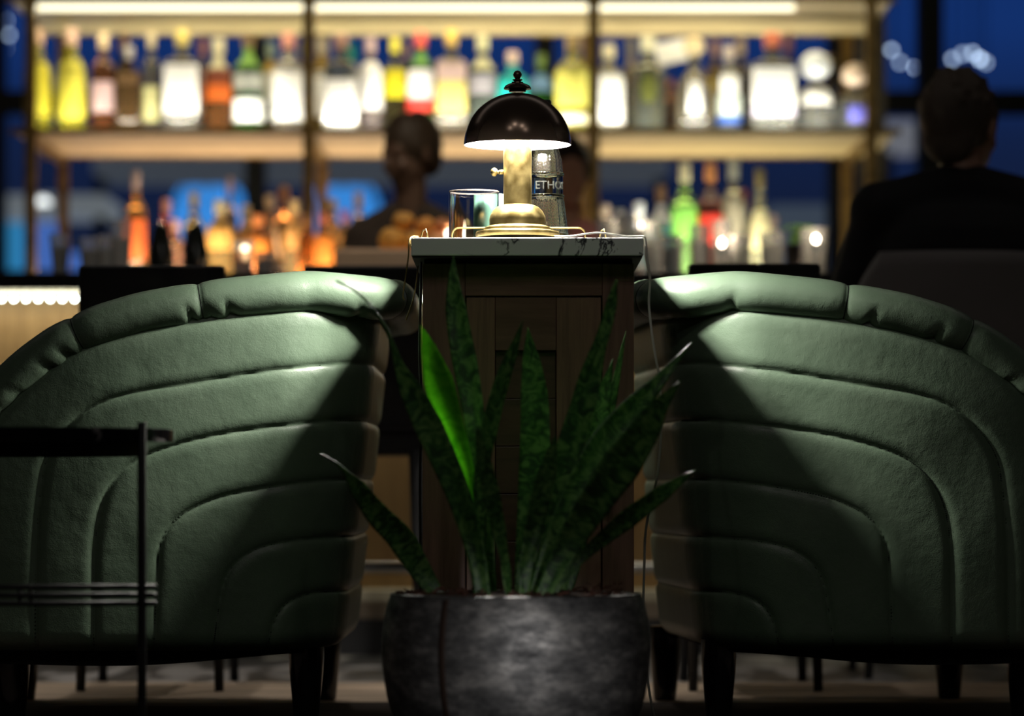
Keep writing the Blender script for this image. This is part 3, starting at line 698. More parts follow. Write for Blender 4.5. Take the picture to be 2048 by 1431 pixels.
# outdoors
def E(name, col, s): return mat(name, tuple(c*.3 for c in col), rough=.6, emis=col, estr=s)
bm = B(); box(bm, -30, 30, 14.3, 60, -.3, -.02); tag(obj('terrace', bm, mat('terrace_paving', (.05, .05, .06), rough=.8)), 'dark paved terrace outside the windows', 'terrace', kind='structure')
def outd(name, px0, px1, py0, py1, Y, dep, m, label, cat, bev=.02):
    bm = B(); box(bm, PX(px0, Y), PX(px1, Y), Y, Y+dep, PZ(py1, Y), PZ(py0, Y))
    return tag(obj(name, bm, m, bevel=bev), label, cat)
def frame_on(o, px0, px1, py0, py1, Y, nx, nm='mullion'):
    root = o; t = .03
    for i in range(nx+1):
        x = PX(px0+(px1-px0)*i/nx, Y); bm = B(); box(bm, x-t, x+t, Y-.05, Y-.01, PZ(py1, Y), PZ(py0, Y)); obj(nm, bm, FR, root)
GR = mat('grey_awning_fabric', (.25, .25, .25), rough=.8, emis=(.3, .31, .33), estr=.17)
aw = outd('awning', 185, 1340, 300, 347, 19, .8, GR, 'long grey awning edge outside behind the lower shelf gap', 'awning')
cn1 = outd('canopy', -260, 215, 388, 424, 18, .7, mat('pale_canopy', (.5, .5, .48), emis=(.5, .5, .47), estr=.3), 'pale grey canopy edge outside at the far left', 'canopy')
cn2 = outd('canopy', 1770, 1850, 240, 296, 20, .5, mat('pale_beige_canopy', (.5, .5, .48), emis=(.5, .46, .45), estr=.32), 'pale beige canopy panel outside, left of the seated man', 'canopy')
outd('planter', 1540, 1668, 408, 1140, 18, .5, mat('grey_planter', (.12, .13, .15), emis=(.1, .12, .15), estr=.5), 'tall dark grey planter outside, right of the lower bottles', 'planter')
for o_, a_, b_, Yq, pyb in ((aw, 200, 1320, 19.3, 347), (cn1, -240, 200, 18.3, 424), (cn2, 1775, 1845, 20.2, 296)):
    for q in (a_, b_):
        bm = B(); box(bm, PX(q, Yq)-.03, PX(q, Yq)+.03, Yq, Yq+.06, -.02, PZ(pyb, Yq)+.02); obj('post', bm, FR, o_)
bm = B(); box(bm, PX(300, 24), PX(790, 24), 23.6, 24.5, -.02, PZ(495, 24)); tag(obj('garden_wall', bm, mat('dark_garden_wall', (.03, .035, .05), rough=.8)), 'dark garden wall outside carrying two glowing blue domes', 'wall')
glow = E('lit_blue_glazing', (.12, .26, .75), .55); glow2 = E('lit_cyan_glazing', (.05, .34, .62), .6)
for (a, b, c, d, m, lab) in [(-160, 42, 440, 1110, glow2, 'cyan lit glazed panel outside at the far left'),
        (62, 106, 440, 1110, glow, 'narrow blue lit panel outside beside the left shelf post'),
        (106, 230, 505, 1110, glow, 'blue lit panel outside above the left end of the bar'),
        (1640, 1745, 430, 1110, E('lit_periwinkle_glazing', (.18, .3, .95), .95), 'periwinkle blue lit panel outside beside the seated man')]:
    o = outd('lit_panel', a, b, c, d, 22, .3, m, lab, 'panel')
for cx_, w_, lab in ((418, 76, 'glowing blue dome tent outside, left of the middle shelf post'), (690, 72, 'glowing blue dome tent outside behind the bartender')):
    Y = 24; s = Y/F; root = thing('dome_tent', (PX(cx_, Y), Y, PZ(495, Y)), lab, 'tent')
    bm = B(); prof = [(w_*s*math.cos(a), 90*s*math.sin(a)) for a in np.linspace(0, math.pi/2, 12)]; prof[-1] = (0.0001, prof[-1][1])
    lathe(bm, (PX(cx_, Y), Y, PZ(435, Y)), prof, 24); lathe(bm, (PX(cx_, Y), Y, PZ(435, Y)), [(w_*s, 0), (w_*s, -60*s), (0, -60*s)], 24)
    obj('tent_skin', bm, E('glowing_blue_skin', (.07, .38, .95), .8), root, smooth=True)
    bm = B()
    for k in range(4):
        a0 = k*math.pi/4; tube(bm, [(PX(cx_, Y)+w_*s*1.01*math.cos(t)*math.cos(a0), Y+w_*s*1.01*math.cos(t)*math.sin(a0), PZ(435, Y)+91*s*math.sin(t)) for t in np.linspace(0, math.pi, 14)], .008, 6)
    obj('tent_pole', bm, FR, root)
# small globe lights outdoors
rs = random.Random(11)
gl = [(1832, 135, 17, .9, 5), (1868, 136, 17, .8, 5), (1905, 118, 17, .22, 5), (1925, 108, 18, .22, 5), (1945, 106, 18, .3, 5), (1960, 118, 17, .45, 5), (1972, 125, 18, .2, 5), (1783, 100, 17, .25, 6), (1800, 125, 18, .2, 6), (12, 40, 17, .2, 5), (18, 70, 18, .2, 5), (10, 95, 18, .15, 5), (1588, 350, 19, .0, 5)]
gpos = ['just left of the two by the window bar', 'second of the bright pair left of the seated man', 'first of the faint arc over the man', 'second of the faint arc over the man', 'top of the faint arc over the man', 'brightest of the arc over the man', 'rightmost of the arc over the man', 'faint one beside the right shelf post, upper', 'faint one beside the right shelf post, lower', 'topmost at the far left', 'middle at the far left', 'lowest at the far left', '']
for (a, b, Y, s, rr), d in zip(gl, gpos):
    if s <= 0: continue
    root = thing('globe_light', P(a, b, Y), 'small outdoor globe light, '+d, 'light', 'globe lights outside')
    bm = B(); sphere(bm, P(a, b, Y), .012, 14, 10); obj('globe', bm, mat('globe_glow_%d' % int(s*100), (1, 1, 1), emis=(.75, .86, 1.), estr=s*15.), root, smooth=True)
    bm = B(); c = P(a, b, Y); tube(bm, [c+Vector((0, 0, .012)), c+Vector((0, 0, .5))], .003, 6); obj('wire', bm, FR, root)
# pendant with a pale dome, far left
c = P(86, 408, 15.5); root = thing('pendant_lamp', c, 'small pale domed lamp shining outside the window, by the left shelf post', 'lamp')
bm = B(); prof = [(.035*math.cos(a), .032*math.sin(a)) for a in np.linspace(0, math.pi/2, 8)]; prof[-1] = (.0001, prof[-1][1]); lathe(bm, c, prof, 20)
obj('lamp_shade', bm, E('pale_lit_shade', (1, .93, .82), 2.2), root, smooth=True)
bm = B(); tube(bm, [c+Vector((0, 0, .03)), c+Vector((0, 0, .45))], .003, 6); obj('wire', bm, FR, root)
# ------------------------------------------------------------------ bar counter
YBf = 8.9; ZT = .965
OAK = wood_mat('ribbed_oak', (.26, .15, .065), (.44, .28, .13), scale=10, st=(9, 9, .6), rough=.5)
root = thing('bar_counter', (0, YBf+.3, 0), 'long bar counter with ribbed oak front and black stone top', 'bar counter')
bm = B(); box(bm, -4, 4, 8.78, 9.42, .925, ZT); obj('counter_top', bm, mat('black_stone', (.012, .011, .011), rough=.2), root, bevel=.003)
bm = B(); x = -4.
V = []
N = 400
for i in range(N*4+1):
    x = -4+8*i/(N*4); V.append((x, 8.93-.006*abs(math.sin(math.pi*x/.02))))
VV = np.array([[(a, b, z) for z in (PZ(1178, 8.9), .6475)] for a, b in V])
link('ribbed_front', grid_mesh('ribbed_front', VV), OAK, root, smooth=False)
VV = np.array([[(a, b, z) for z in (.664, .924)] for a, b in V])
link('ribbed_front', grid_mesh('ribbed_front', VV), OAK, root, smooth=False)
bm = B(); box(bm, -4, 4, 8.935, 9.40, 0, .924); obj('carcass', bm, mat('bar_carcass', (.05, .035, .025)), root)
bm = B(); box(bm, -4, 4, 8.915, 8.94, .648, .663); obj('metal_strip', bm, mat('satin_steel', (.5, .5, .5), rough=.35, metal=1.), root)
bm = B(); tube(bm, [(-4, 8.72, .228), (4, 8.72, .228)], .013, 12); obj('foot_rail', bm, mat('satin_steel', (.5, .5, .5)), root, smooth=True)
for i in range(9):
    x = -3.9+i*.975; bm = B(); tube(bm, [(x, 8.72, .228), (x, 8.93, .228)], .008, 8); obj('rail_bracket', bm, BLACKMET, root)
bm = B(); box(bm, -4, 4, 8.86, 8.935, PZ(1202, 8.86), PZ(1178, 8.86)); obj('plinth_moulding', bm, mat('cream_stone', (.72, .66, .5), rough=.5), root, bevel=.002)
bm = B(); box(bm, -4, 4, 8.875, 8.935, PZ(1236, 8.88), PZ(1202.5, 8.86)); obj('plinth', bm, mat('beige_stone', (.4, .32, .24), rough=.6), root)
bm = B(); box(bm, -4, 4, 8.89, 8.935, 0, PZ(1236.5, 8.88)); obj('kickboard', bm, mat('dark_grey_kick', (.045, .045, .05), rough=.5), root)
led = thing('led_strip', (0, 8.86, .905), 'row of bright white lights glowing under the edge of the bar top', 'light strip')
bm = B(); box(bm, -3.95, 3.95, 8.856, 8.9, .912, .9235); obj('channel', bm, mat('aluminium_channel', (.4, .4, .4), rough=.4, metal=1.), led)
bm = B()
for i in range(258):
    x = PX(4, 8.86)+(i-100)*.0307
    if -3.9 < x < 3.9: sphere(bm, (x, 8.856, .9045), .0062, 8, 6)
obj('diodes', bm, mat('led_white', (1, 1, 1), emis=(.86, 1., .9), estr=16.), led, smooth=True)['kind'] = 'stuff'
def area(name, loc, sx_, sy_, rot, e, col=(1, .9, .68), spread=math.pi):
    L = bpy.data.lights.new(name, 'AREA'); L.shape = 'RECTANGLE'; L.size = sx_; L.size_y = sy_; L.energy = e; L.color = col; L.spread = spread
    o = bpy.data.objects.new(name, L); C.objects.link(o); o.location = loc; o.rotation_euler = rot; return o
area('bar_front_strip_light', (0, 8.80, .918), 7.8, .02, (math.radians(50), 0, 0), 8., (1, .93, .62))
# ------------------------------------------------------------------ back bar shelving
GOLD = brass_mat('aged_gold_frame', (.16, .105, .035), (.3, .2, .07), .4)
SHW = mat('pale_shelf_laminate', (.62, .52, .33), rough=.35, var=.08, vscale=5)
YF, YK = 11.0, 11.78
ZS = 1.555
root = thing('bottle_shelving', (PX(900, YF), (YF+YK)/2, 1.06), 'gold framed open back bar shelving with two lit shelves', 'shelving')
for nm, z0, z1, xa, xb in (('bottle_shelf', ZS-.012, ZS, PX(28, YF), PX(1795, YF)), ('top_shelf', 1.955, 1.97, PX(20, YF), PX(1785, YF))):
    bm = B(); box(bm, xa, xb, YF, YK, z0, z1); s0 = obj(nm, bm, SHW, root, bevel=.001)
    bm = B(); box(bm, xa-.01, xb+.01, YF-.012, YF, z0-.006, z1+.002); box(bm, xa-.01, xb+.01, YK, YK+.012, z0-.006, z1+.002); obj('shelf_edge', bm, GOLD, s0)
for a in (62, 618, 1187, 1742):
    for Y in (YF-.006, YK+.006):
        x = PX(a, YF); bm = B(); box(bm, x-.018, x+.018, Y-.014, Y+.014, 1.0602, 1.985); obj('post', bm, GOLD, root, bevel=.002)
    bm = B(); box(bm, x-.012, x+.012, YF+.01, YK-.01, ZS-.04, ZS-.0125); obj('bracket', bm, GOLD, root)
x = PX(1742, YF)-.06
# dark service column at the right end
bm = B(); box(bm, PX(1715, 12.3), PX(1772, 12.3), 12.3, 12.6, 0, 2.99); struct(obj('trim_20', bm, mat('dark_column', (.03, .026, .02), rough=.6)))
# led bars of the shelves
def ledbar(label, px0, px1, z, Y, h, d, estr, col):
    bm = B(); box(bm, PX(px0, Y), PX(px1, Y), Y, Y+d, z-h, z)
    root2 = thing('shelf_light', (PX((px0+px1)/2, Y), Y, z-h), label, 'light', 'shelf light bars')
    obj('diffuser', bm, E('warm_led_%d' % int(estr*100), col, estr), root2)
    bm = B(); box(bm, PX(px0, Y)-.004, PX(px1, Y)+.004, Y, Y+d+.003, z-.001, z+.003) ; obj('housing', bm, GOLD, root2)
WC = (1., .9, .62)
for (a, b, e, lab) in ((72, 608, 2.1, 'left'), (630, 1176, 2.1, 'middle'), (1200, 1590, 2.1, 'right')):
    ledbar('warm light bar under the top shelf, %s bay' % lab, a, b, 1.951, YF+.03, .016, .03, e, (1., .93, .66))
for i, (a, b) in enumerate(((72, 608), (630, 1176), (1200, 1730))):
    xm = (PX(a, YF)+PX(b, YF))/2; wx_ = PX(b, YF)-PX(a, YF)
    area('top_shelf_light', (xm, YF+.06, 1.93), wx_, .03, (0, 0, 0), (1.6, 1.6, 1.2)[i], WC)
    area('shelf_front_light', (xm, YF-.008, ZS+.012), wx_, .01, (math.radians(180-40), 0, 0), (2.3, 3.2, 3.0)[i], (1, .95, .78))
    area('shelf_back_light', (xm, YK-.05, ZS+.006), wx_, .03, (math.radians(180-12), 0, 0), (4., 5., 5.)[i], (1, .92, .62))
    area('counter_light', (xm, YK-.1, 1.13), wx_, .05, (math.radians(180+15), 0, 0), (5., 5.5, 5.)[i], ((1, .70, .48), (1, .74, .52), (1, .85, .5))[i])
for a, b, e, c_ in ((180, 720, 4.5, (1, .72, .5)), (1200, 1640, 5., (1, .93, .75))):
    area('counter_front_light', (PX((a+b)/2, 10.6), 10.585, 1.07), PX(b, 10.6)-PX(a, 10.6), .01, (math.radians(180-50), 0, 0), e, c_)
# back counter
root = thing('back_counter', (0, 11.2, 0), 'dark back bar counter below the lit shelves', 'counter')
bm = B(); box(bm, -2.4, 1.9, 10.6, 12.0, 0, 1.03); obj('cabinet', bm, mat('dark_cabinetry', (.03, .022, .018), rough=.5), root)
bm = B(); box(bm, -2.42, 1.92, 10.57, 12.02, 1.03, 1.06); obj('counter_top', bm, mat('brown_stone', (.10, .07, .05), rough=.3), root)
# ------------------------------------------------------------------ bottles
def gl_m(c, tr=.75):
    tr = .55+.45*tr; c = tuple(q*.8 for q in c)
    k = 'bottle_glass_%s_%d' % ('_'.join('%02d' % int(q*99) for q in c), int(tr*100))
    return mat(k, c, rough=.06, trans=tr, ior=1.33)
def lb_m(c):
    if min(c) < .8: c = tuple(q**1.5*.75 for q in c)
    return mat('paper_%s' % '_'.join('%02d' % int(q*99) for q in c), c, rough=.6)
def cp_m(c): return mat('cap_%s' % '_'.join('%02d' % int(q*99) for q in c), c, rough=.35)
KP = {  # profile: (radius fraction, height fraction), neck starts
 'std': [(0, 0), (.93, 0), (1, .012), (1, .55), (.97, .62), (.8, .68), (.5, .73), (.36, .77), (.33, .82), (.33, .95), (0, .955)],
 'tall': [(0, 0), (.93, 0), (1, .012), (1, .5), (.95, .6), (.7, .68), (.45, .74), (.36, .8), (.34, .95), (0, .955)],
 'square': [(0, 0), (.96, 0), (1, .012), (1, .63), (.93, .68), (.6, .71), (.33, .73), (.31, .8), (.31, .94), (0, .945)],
 'bell': [(0, 0), (.95, 0), (1, .02), (1, .25), (.93, .42), (.72, .55), (.42, .62), (.3, .66), (.3, .8), (0, .805)],
 'squat': [(0, 0), (.9, 0), (1, .03), (1, .35), (.88, .47), (.55, .55), (.32, .58), (.3, .66), (0, .665)],
 'cone': [(0, 0), (.95, 0), (1, .015), (.95, .3), (.75, .5), (.45, .66), (.32, .76), (.3, .95), (0, .955)],
}
def bottle(px, top, w, kind, glass, cap, labels, desc, group, Y, zb, tr=.75, stop=None, name='liquor_bottle'):
    s = Y/F; x = PX(px, Y); h = PZ(top, Y)-zb; r = w*s/2; sq = 1 if kind == 'square' else 0
    root = thing(name, (x, Y, zb), desc, 'bottle', group)
    prof = [(a*r, b*h+.0003) for a, b in KP[kind]]
    bm = B(); lathe(bm, (x, Y, zb), prof, 28, sq=sq); g = obj('glass_body', bm, gl_m(glass, tr), root, smooth=True)
    zc = KP[kind][-1][1]*h; rn = KP[kind][-2][0]*r
    bm = B()
    if kind in ('bell', 'squat') or stop == 'ball':
        rb = (h-zc)*.5; lathe(bm, (x, Y, zb), [(0, zc), (rn*1.1, zc), (rn*1.1, zc+.006)], 16); sphere(bm, (x, Y, zb+zc+rb), rb*1.02, 16, 12, (1.15, 1.15, 1))
        obj('stopper', bm, cp_m(cap), root, smooth=True)
    else:
        c0 = .84*h; lathe(bm, (x, Y, zb), [(rn*1.03, c0), (rn*1.22, c0+.002), (rn*1.22, h-.003), (rn*1.1, h), (0, h)], 16); obj('cap', bm, cp_m(cap), root, smooth=True)
    for lab in labels:
        y0, y1, c, wf = lab[:4]; z0 = max(.004, PZ(y1, Y)-zb); z1 = PZ(y0, Y)-zb
        ha = math.asin(min(.98, wf))if not sq else .78*wf
        n = 14; m_ = 8; V = np.empty((n+1, m_+1, 3)); oval = len(lab) > 4
        for i in range(n+1):
            for j in range(m_+1):
                t = j/m_; z = z0+(z1-z0)*t; a = -ha+2*ha*i/n
                if oval: a *= math.sqrt(max(0, 1-(2*t-1)**2))+.02
                rr = float(np.interp(z, [q[1] for q in prof[1:]], [q[0] for q in prof[1:]]))+.0007
                if sq:
                    e = 7.; aa = a-math.pi/2; k = (abs(math.cos(aa))**e+abs(math.sin(aa))**e)**(-1/e); rr = rr*k+.0005; V[i, j] = (x+rr*math.cos(aa), Y+rr*math.sin(aa), zb+z)
                else: V[i, j] = (x+rr*math.sin(a), Y-rr*math.cos(a), zb+z)
        link('label', grid_mesh('label', V), lb_m(c), root)
    return root
W_ = (.92, .92, .88); US = 'bottles on the lit upper shelf'
Y1, Y2, Y3 = 11.12, 11.32, 11.55
up = [
 (75, 58, 56, 'tall', (.75, .68, .06), (.55, .35, .22), [(128, 236, (.85, .78, .12), .95)], 'tall yellow bottle with a tan cap, first at the left end of the upper shelf', Y1, .3, None),
 (143, 58, 58, 'tall', (.8, .72, .08), (.6, .4, .3), [(124, 240, (.92, .86, .2), .95)], 'tall bright yellow bottle, second from the left end of the upper shelf', Y1, .3, None),
 (207, 66, 50, 'std', (.45, .16, .06), (.65, .5, .3), [(165, 226, (.8, .62, .62), .9)], 'amber bottle with a pinkish white label and tan cap beside the yellow pair', Y1, .6, None),
 (258, 92, 50, 'square', (.35, .2, .08), (.4, .38, .36), [(150, 172, (.3, .2, .1), .9)], 'brown square bottle leaning light on its shoulder, left of the slim pale one', Y1, .6, None),
 (303, 64, 38, 'std', (.55, .5, .38), (.5, .42, .25), [(174, 244, (.72, .70, .42), .9)], 'slim clear bottle with a pale yellow label, left of the big white label', Y1, .7, None),
 (248, 66, 44, 'std', (.3, .22, .12), (.45, .25, .12), [], 'brown bottle set behind the square brown one', Y3, .6, None),
 (365, 60, 74, 'square', (.6, .58, .5), (.62, .5, .15), [(133, 229, W_, 1.)], 'square clear bottle with a big blank white label and gold cap', Y1, .6, None),
 (406, 78, 36, 'std', (.5, .28, .2), (.5, .2, .12), [(150, 230, (.75, .5, .42), .9)], 'slim salmon coloured bottle behind the square white labelled one', Y2, .5, None),
 (437, 78, 60, 'std', (.38, .15, .05), (.55, .5, .32), [(95, 140, (.75, .7, .5), .8), (140, 172, (.35, .12, .05), .85), (172, 205, (.75, .25, .04), .9)], 'whisky bottle with an orange band and cream shoulder label', Y1, .5, None),
 (497, 66, 62, 'std', (.05, .22, .06), (.12, .08, .04), [(92, 135, (.3, .5, .1), .8), (150, 182, (.6, .62, .58), .95), (200, 245, (.95, .97, .95), .98)], 'dark green bottle with lime neck label and white lower label', Y1, .4, None),
 (541, 84, 44, 'std', (.5, .5, .3), (.3, .42, .35), [(122, 146, (.75, .58, .18), .9), (148, 205, (.85, .85, .78), .9)], 'pale bottle with a mustard band, right of the lime necked one', Y2, .5, None),
 (577, 66, 66, 'std', (.65, .6, .5), (.5, .22, .16), [(138, 243, W_, .98)], 'clear bottle with tall white label and red brown cap, left of the middle left post', Y1, .5, None),
 (608, 80, 34, 'std', (.45, .38, .12), (.5, .45, .1), [(128, 142, (.4, .05, .12), .9)], 'olive bottle with a crimson band half behind the gold post', Y3, .5, None),
 (644, 76, 56, 'std', (.4, .28, .04), (.62, .55, .4), [(98, 138, (.55, .4, .03), .7), (146, 236, W_, .98)], 'bottle with mustard neck and white label just right of the gold post', Y2-.02, .4, None),
 (682, 68, 68, 'square', (.6, .6, .55), (.45, .25, .18), [(162, 248, W_, 1.)], 'wide bottle with a broad white label below the teal capped one', Y1-.04, .5, None),
 (703, 88, 38, 'std', (.04, .45, .3), (.0, .4, .3), [(92, 135, (.05, .55, .35), .9)], 'teal green bottle set behind the wide white labelled one', Y3, .4, None),
 (741, 76, 50, 'std', (.6, .5, .48), (.45, .32, .32), [(125, 220, (.9, .88, .86), .97)], 'clear bottle with pinkish cap and tall white label, right of the teal one', Y1, .5, None),
 (790, 76, 46, 'std', (.06, .05, .02), (.7, .62, .06), [(140, 197, (.85, .78, .06), .97)], 'black bottle with bright yellow label and yellow cap', Y1, .1, None),
 (812, 84, 34, 'std', (.35, .2, .2), (.45, .3, .28), [], 'dull red bottle set between the yellow labelled and red labelled ones', Y3, .4, None),
 (842, 64, 58, 'std', (.04, .12, .03), (.6, .08, .05), [(102, 134, (.25, .5, .12), .7), (142, 200, (.85, .82, .82), .9), (196, 224, (.85, .12, .1), .92)], 'dark green bottle with red cap and round red and white label', Y1, .2, None),
 (903, 60, 64, 'square', (.5, .45, .35), (.75, .5, .12), [(124, 162, (.85, .68, .64), 1.), (164, 228, (.86, .78, .36), 1.)], 'square bottle with pink over yellow label and orange cap, left of the lamp', Y1, .4, None),
 (965, 72, 58, 'std', (.45, .55, .48), (.5, .48, .28), [(116, 142, (.75, .72, .5), .8), (152, 190, (.6, .58, .62), .95)], 'pale grey green bottle with silver label, upper left of the lamp finial', Y1, .6, None),
 (1025, 104, 60, 'square', (.02, .6, .58), (.72, .52, .42), [(132, 240, (.05, .72, .68), 1.)], 'turquoise bottle directly behind the lamp finial', Y1, .2, None),
 (1082, 108, 50, 'std', (.08, .35, .06), (.15, .25, .05), [(150, 184, (.35, .55, .8), .95)], 'green topped bottle with a light blue label, right of the lamp finial', Y2, .4, None),
 (1146, 70, 74, 'std', (.55, .5, .06), (.2, .14, .06), [(140, 216, (.9, .86, .3), .97), (232, 250, (.95, .92, .7), .97)], 'round yellow labelled bottle left of the middle right post', Y1, .4, None),
 (1217, 90, 64, 'std', (.6, .58, .42), (.62, .55, .35), [(152, 204, W_, .95), (206, 250, W_, .98)], 'clear bottle with white labels just right of the middle right post', Y1, .5, None),
 (1262, 78, 44, 'std', (.45, .4, .25), (.3, .3, .28), [(98, 140, (.6, .55, .5), .9)], 'dim brown bottle set behind, right of the white labelled pair', Y3, .5, None),
 (1296, 74, 74, 'std', (.72, .78, .6), (.6, .58, .4), [(146, 212, (.22, .24, .06), .42, 1)], 'clear pale green bottle with a dark olive oval mark', Y1, .85, None),
 (1342, 160, 36, 'std', (.6, .25, .1), (.5, .2, .1), [], 'short amber bottle beside the pale green one', Y2, .5, None),
 (1388, 74, 76, 'bell', (.75, .72, .6), (.62, .5, .28), [(166, 230, W_, .36)], 'clear bell shaped bottle with white stripe label over amber spirit', Y1, .7, None),
 (1430, 80, 40, 'std', (.6, .38, .06), (.5, .3, .22), [(160, 240, (.8, .65, .15), .9)], 'golden yellow bottle right of the bell shaped one', Y2, .5, None),
 (1458, 92, 52, 'std', (.65, .7, .68), (.5, .42, .35), [(152, 190, (.9, .9, .86), .7), (192, 232, (.78, .85, .8), .9), (234, 250, (.02, .2, .6), .9)], 'clear bottle with a pale label and deep blue foot', Y1, .6, None),
 (1482, 78, 48, 'std', (.4, .35, .34), (.6, .48, .35), [], 'grey glass bottle with tan cap, left of the big square white label', Y2, .6, None),
 (1545, 66, 92, 'square', (.8, .82, .72), (.55, .15, .08), [(140, 216, W_, 1.), (218, 236, (.75, .72, .85), 1.)], 'widest square clear bottle with a huge white label and red neck', Y1, .7, None),
 (1578, 66, 40, 'std', (.5, .3, .28), (.42, .18, .18), [], 'red capped bottle standing behind the widest square bottle', Y3, .5, None),
 (1631, 104, 78, 'squat', (.78, .8, .72), (.8, .85, .88), [(176, 212, W_, .8)], 'squat clear decanter with a pale ball stopper, second from the right end', Y1, .75, None),
 (1710, 128, 84, 'squat', (.8, .84, .76), (.7, .55, .42), [(216, 248, (.22, .22, .62), .4)], 'round clear decanter with a blue mark, last at the right end of the upper shelf', Y1, .85, None),
 (1660, 110, 40, 'std', (.55, .5, .45), (.4, .3, .12), [], 'plain bottle set behind the two round decanters', Y3, .7, None),
]
for (px, top, w, kind, g, cpc, labs, desc, Y, tr, st) in up:
    bottle(px, top, w, kind, g, cpc, labs, desc, US, Y, ZS, tr, st)
# tilted white card
c = P(1343, 104, 11.2); root = thing('price_card', (c.x, c.y, ZS), 'tilted white card on a thin stand between two bottles of the upper shelf', 'card')
bm = B(); vs = box(bm, -.05, .05, -.001, .001, -.035, .035); bmesh.ops.transform(bm, matrix=Matrix.Translation(c) @ Matrix.Rotation(-.2, 4, 'Y'), verts=vs); obj('card', bm, lb_m(W_), root)
bm = B(); tube(bm, [(c.x, c.y+.003, ZS+.004), (c.x, c.y+.003, c.z)], .002, 8); lathe(bm, (c.x, c.y+.003, ZS), [(0, 0), (.02, 0), (.02, .004), (0, .004)], 16); obj('stand', bm, BLACKMET, root)
# lower tier on the back counter
LS = 'bottles on the back counter'; ZB1 = 1.06; Ya, Yb_ = 10.75, 10.95
OR = (.75, .24, .05); CR = (.75, .5, .2)
low = [
 (272, 342, 44, 'std', (.6, .3, .08), (.5, .42, .4), [(440, 520, (.85, .3, .1), .9)], 'tall amber bottle with an orange label, left of the dark pourers', Ya),
 (333, 398, 46, 'std', (.5, .08, .05), (.85, .4, .25), [(450, 530, (.75, .3, .22), .9)], 'dark red bottle with coral cap behind the pourers', Yb_),
 (352, 440, 30, 'std', (.7, .45, .3), (.6, .4, .3), [], 'slim peach bottle between the two dark pourers', Ya),
 (388, 385, 44, 'std', (.3, .26, .1), (.5, .4, .05), [], 'olive bottle with a gold cap behind the right pourer', Yb_),
 (440, 400, 58, 'std', (.75, .55, .2), (.5, .5, .3), [(440, 500, (.85, .62, .25), .9)], 'round cream yellow bottle right of the dark pourers', Ya),
 (460, 355, 30, 'std', (.5, .4, .3), (.45, .3, .22), [], 'thin bottle in front of the left blue dome', Yb_),
 (492, 410, 44, 'std', CR, (.6, .5, .3), [(450, 520, (.8, .5, .2), .9)], 'tan bottle right of the cream yellow one', Yb_),
 (516, 430, 52, 'std', OR, (.75, .3, .1), [(470, 540, (.9, .45, .12), .9)], 'orange bottle under the dark window post', Ya),
 (540, 390, 48, 'cone', (.8, .55, .3), (.8, .6, .35), [], 'peach cone shaped bottle behind the orange one', Yb_),
 (568, 372, 46, 'std', (.65, .28, .08), (.55, .25, .08), [(460, 530, (.7, .35, .12), .9)], 'brown bottle with rust cap left of the gold post', Yb_+.13),
 (590, 400, 46, 'std', (.8, .6, .28), (.7, .55, .25), [(430, 500, (.8, .55, .25), .9)], 'golden bottle standing close left of the gold post', Ya),
 (612, 430, 34, 'std', OR, (.6, .3, .1), [], 'small orange bottle at the foot of the gold post', Ya-.13),
 (648, 425, 42, 'std', (.7, .25, .06), (.5, .15, .1), [(470, 530, (.8, .4, .1), .9)], 'rust bottle just right of the gold post', Ya-.05),
 (664, 398, 48, 'std', (.7, .4, .15), (.8, .6, .45), [(460, 520, (.85, .42, .1), .9)], 'orange bottle with pale cap below the right blue dome', Yb_),
 (690, 420, 40, 'std', (.75, .45, .15), (.4, .1, .12), [], 'honey bottle left of the bartender', Ya),
 (716, 385, 42, 'std', (.6, .45, .35), (.75, .5, .3), [], 'pale bottle beside the shoulder of the bartender', Yb_),
 (1210, 410, 50, 'std', (.7, .5, .3), (.5, .4, .3), [(440, 500, (.75, .6, .42), .9)], 'beige bottle just right of the middle right post', Ya),
 (1240, 420, 46, 'std', (.7, .62, .42), (.7, .7, .65), [(450, 520, (.8, .7, .5), .9)], 'cream bottle second from the middle right post', Yb_),
 (1278, 405, 52, 'std', (.8, .82, .75), (.7, .75, .78), [(425, 465, (.95, .95, .93), .9), (468, 530, (.5, .72, .74), .9)], 'clear bottle with a white neck label and pale aqua body', Ya),
 (1322, 372, 46, 'std', (.4, .45, .45), (.35, .2, .08), [(410, 440, (.85, .85, .82), .9), (445, 500, (.1, .5, .58), .9)], 'bottle with brown cap and teal label', Yb_),
 (1369, 325, 54, 'std', (.35, .65, .2), (.72, .68, .42), [(415, 480, (.4, .75, .22), .95)], 'tall bottle with lime green label and cream cap', Ya),
 (1421, 325, 52, 'std', (.12, .04, .03), (.6, .25, .08), [(380, 405, (.75, .6, .52), .7), (430, 490, (.75, .1, .06), .9)], 'dark bottle with red label and copper cap', Ya),
 (1467, 318, 54, 'std', (.72, .7, .52), (.5, .52, .42), [(385, 470, (.8, .76, .6), .9)], 'tall pale bottle with cream label, third of the tall group at right', Ya+.11),
 (1488, 380, 36, 'std', (.6, .6, .45), (.55, .15, .1), [(440, 500, (.7, .68, .5), .9)], 'clear bottle with small red cap between two tall ones', Yb_),
 (1520, 338, 52, 'cone', (.7, .68, .4), (.2, .16, .06), [(420, 500, (.8, .76, .5), .9)], 'cone shaped pale bottle with a dark cap, last of the tall group at right', Ya),
 (1546, 430, 42, 'std', (.65, .55, .45), (.4, .3, .25), [], 'pinkish clear bottle right of the cone shaped one', Yb_),
]
for (px, top, w, kind, g, cpc, labs, desc, Y) in low:
    bottle(px, top, w, kind, g, cpc, labs, desc, LS, Y, ZB1, .45)
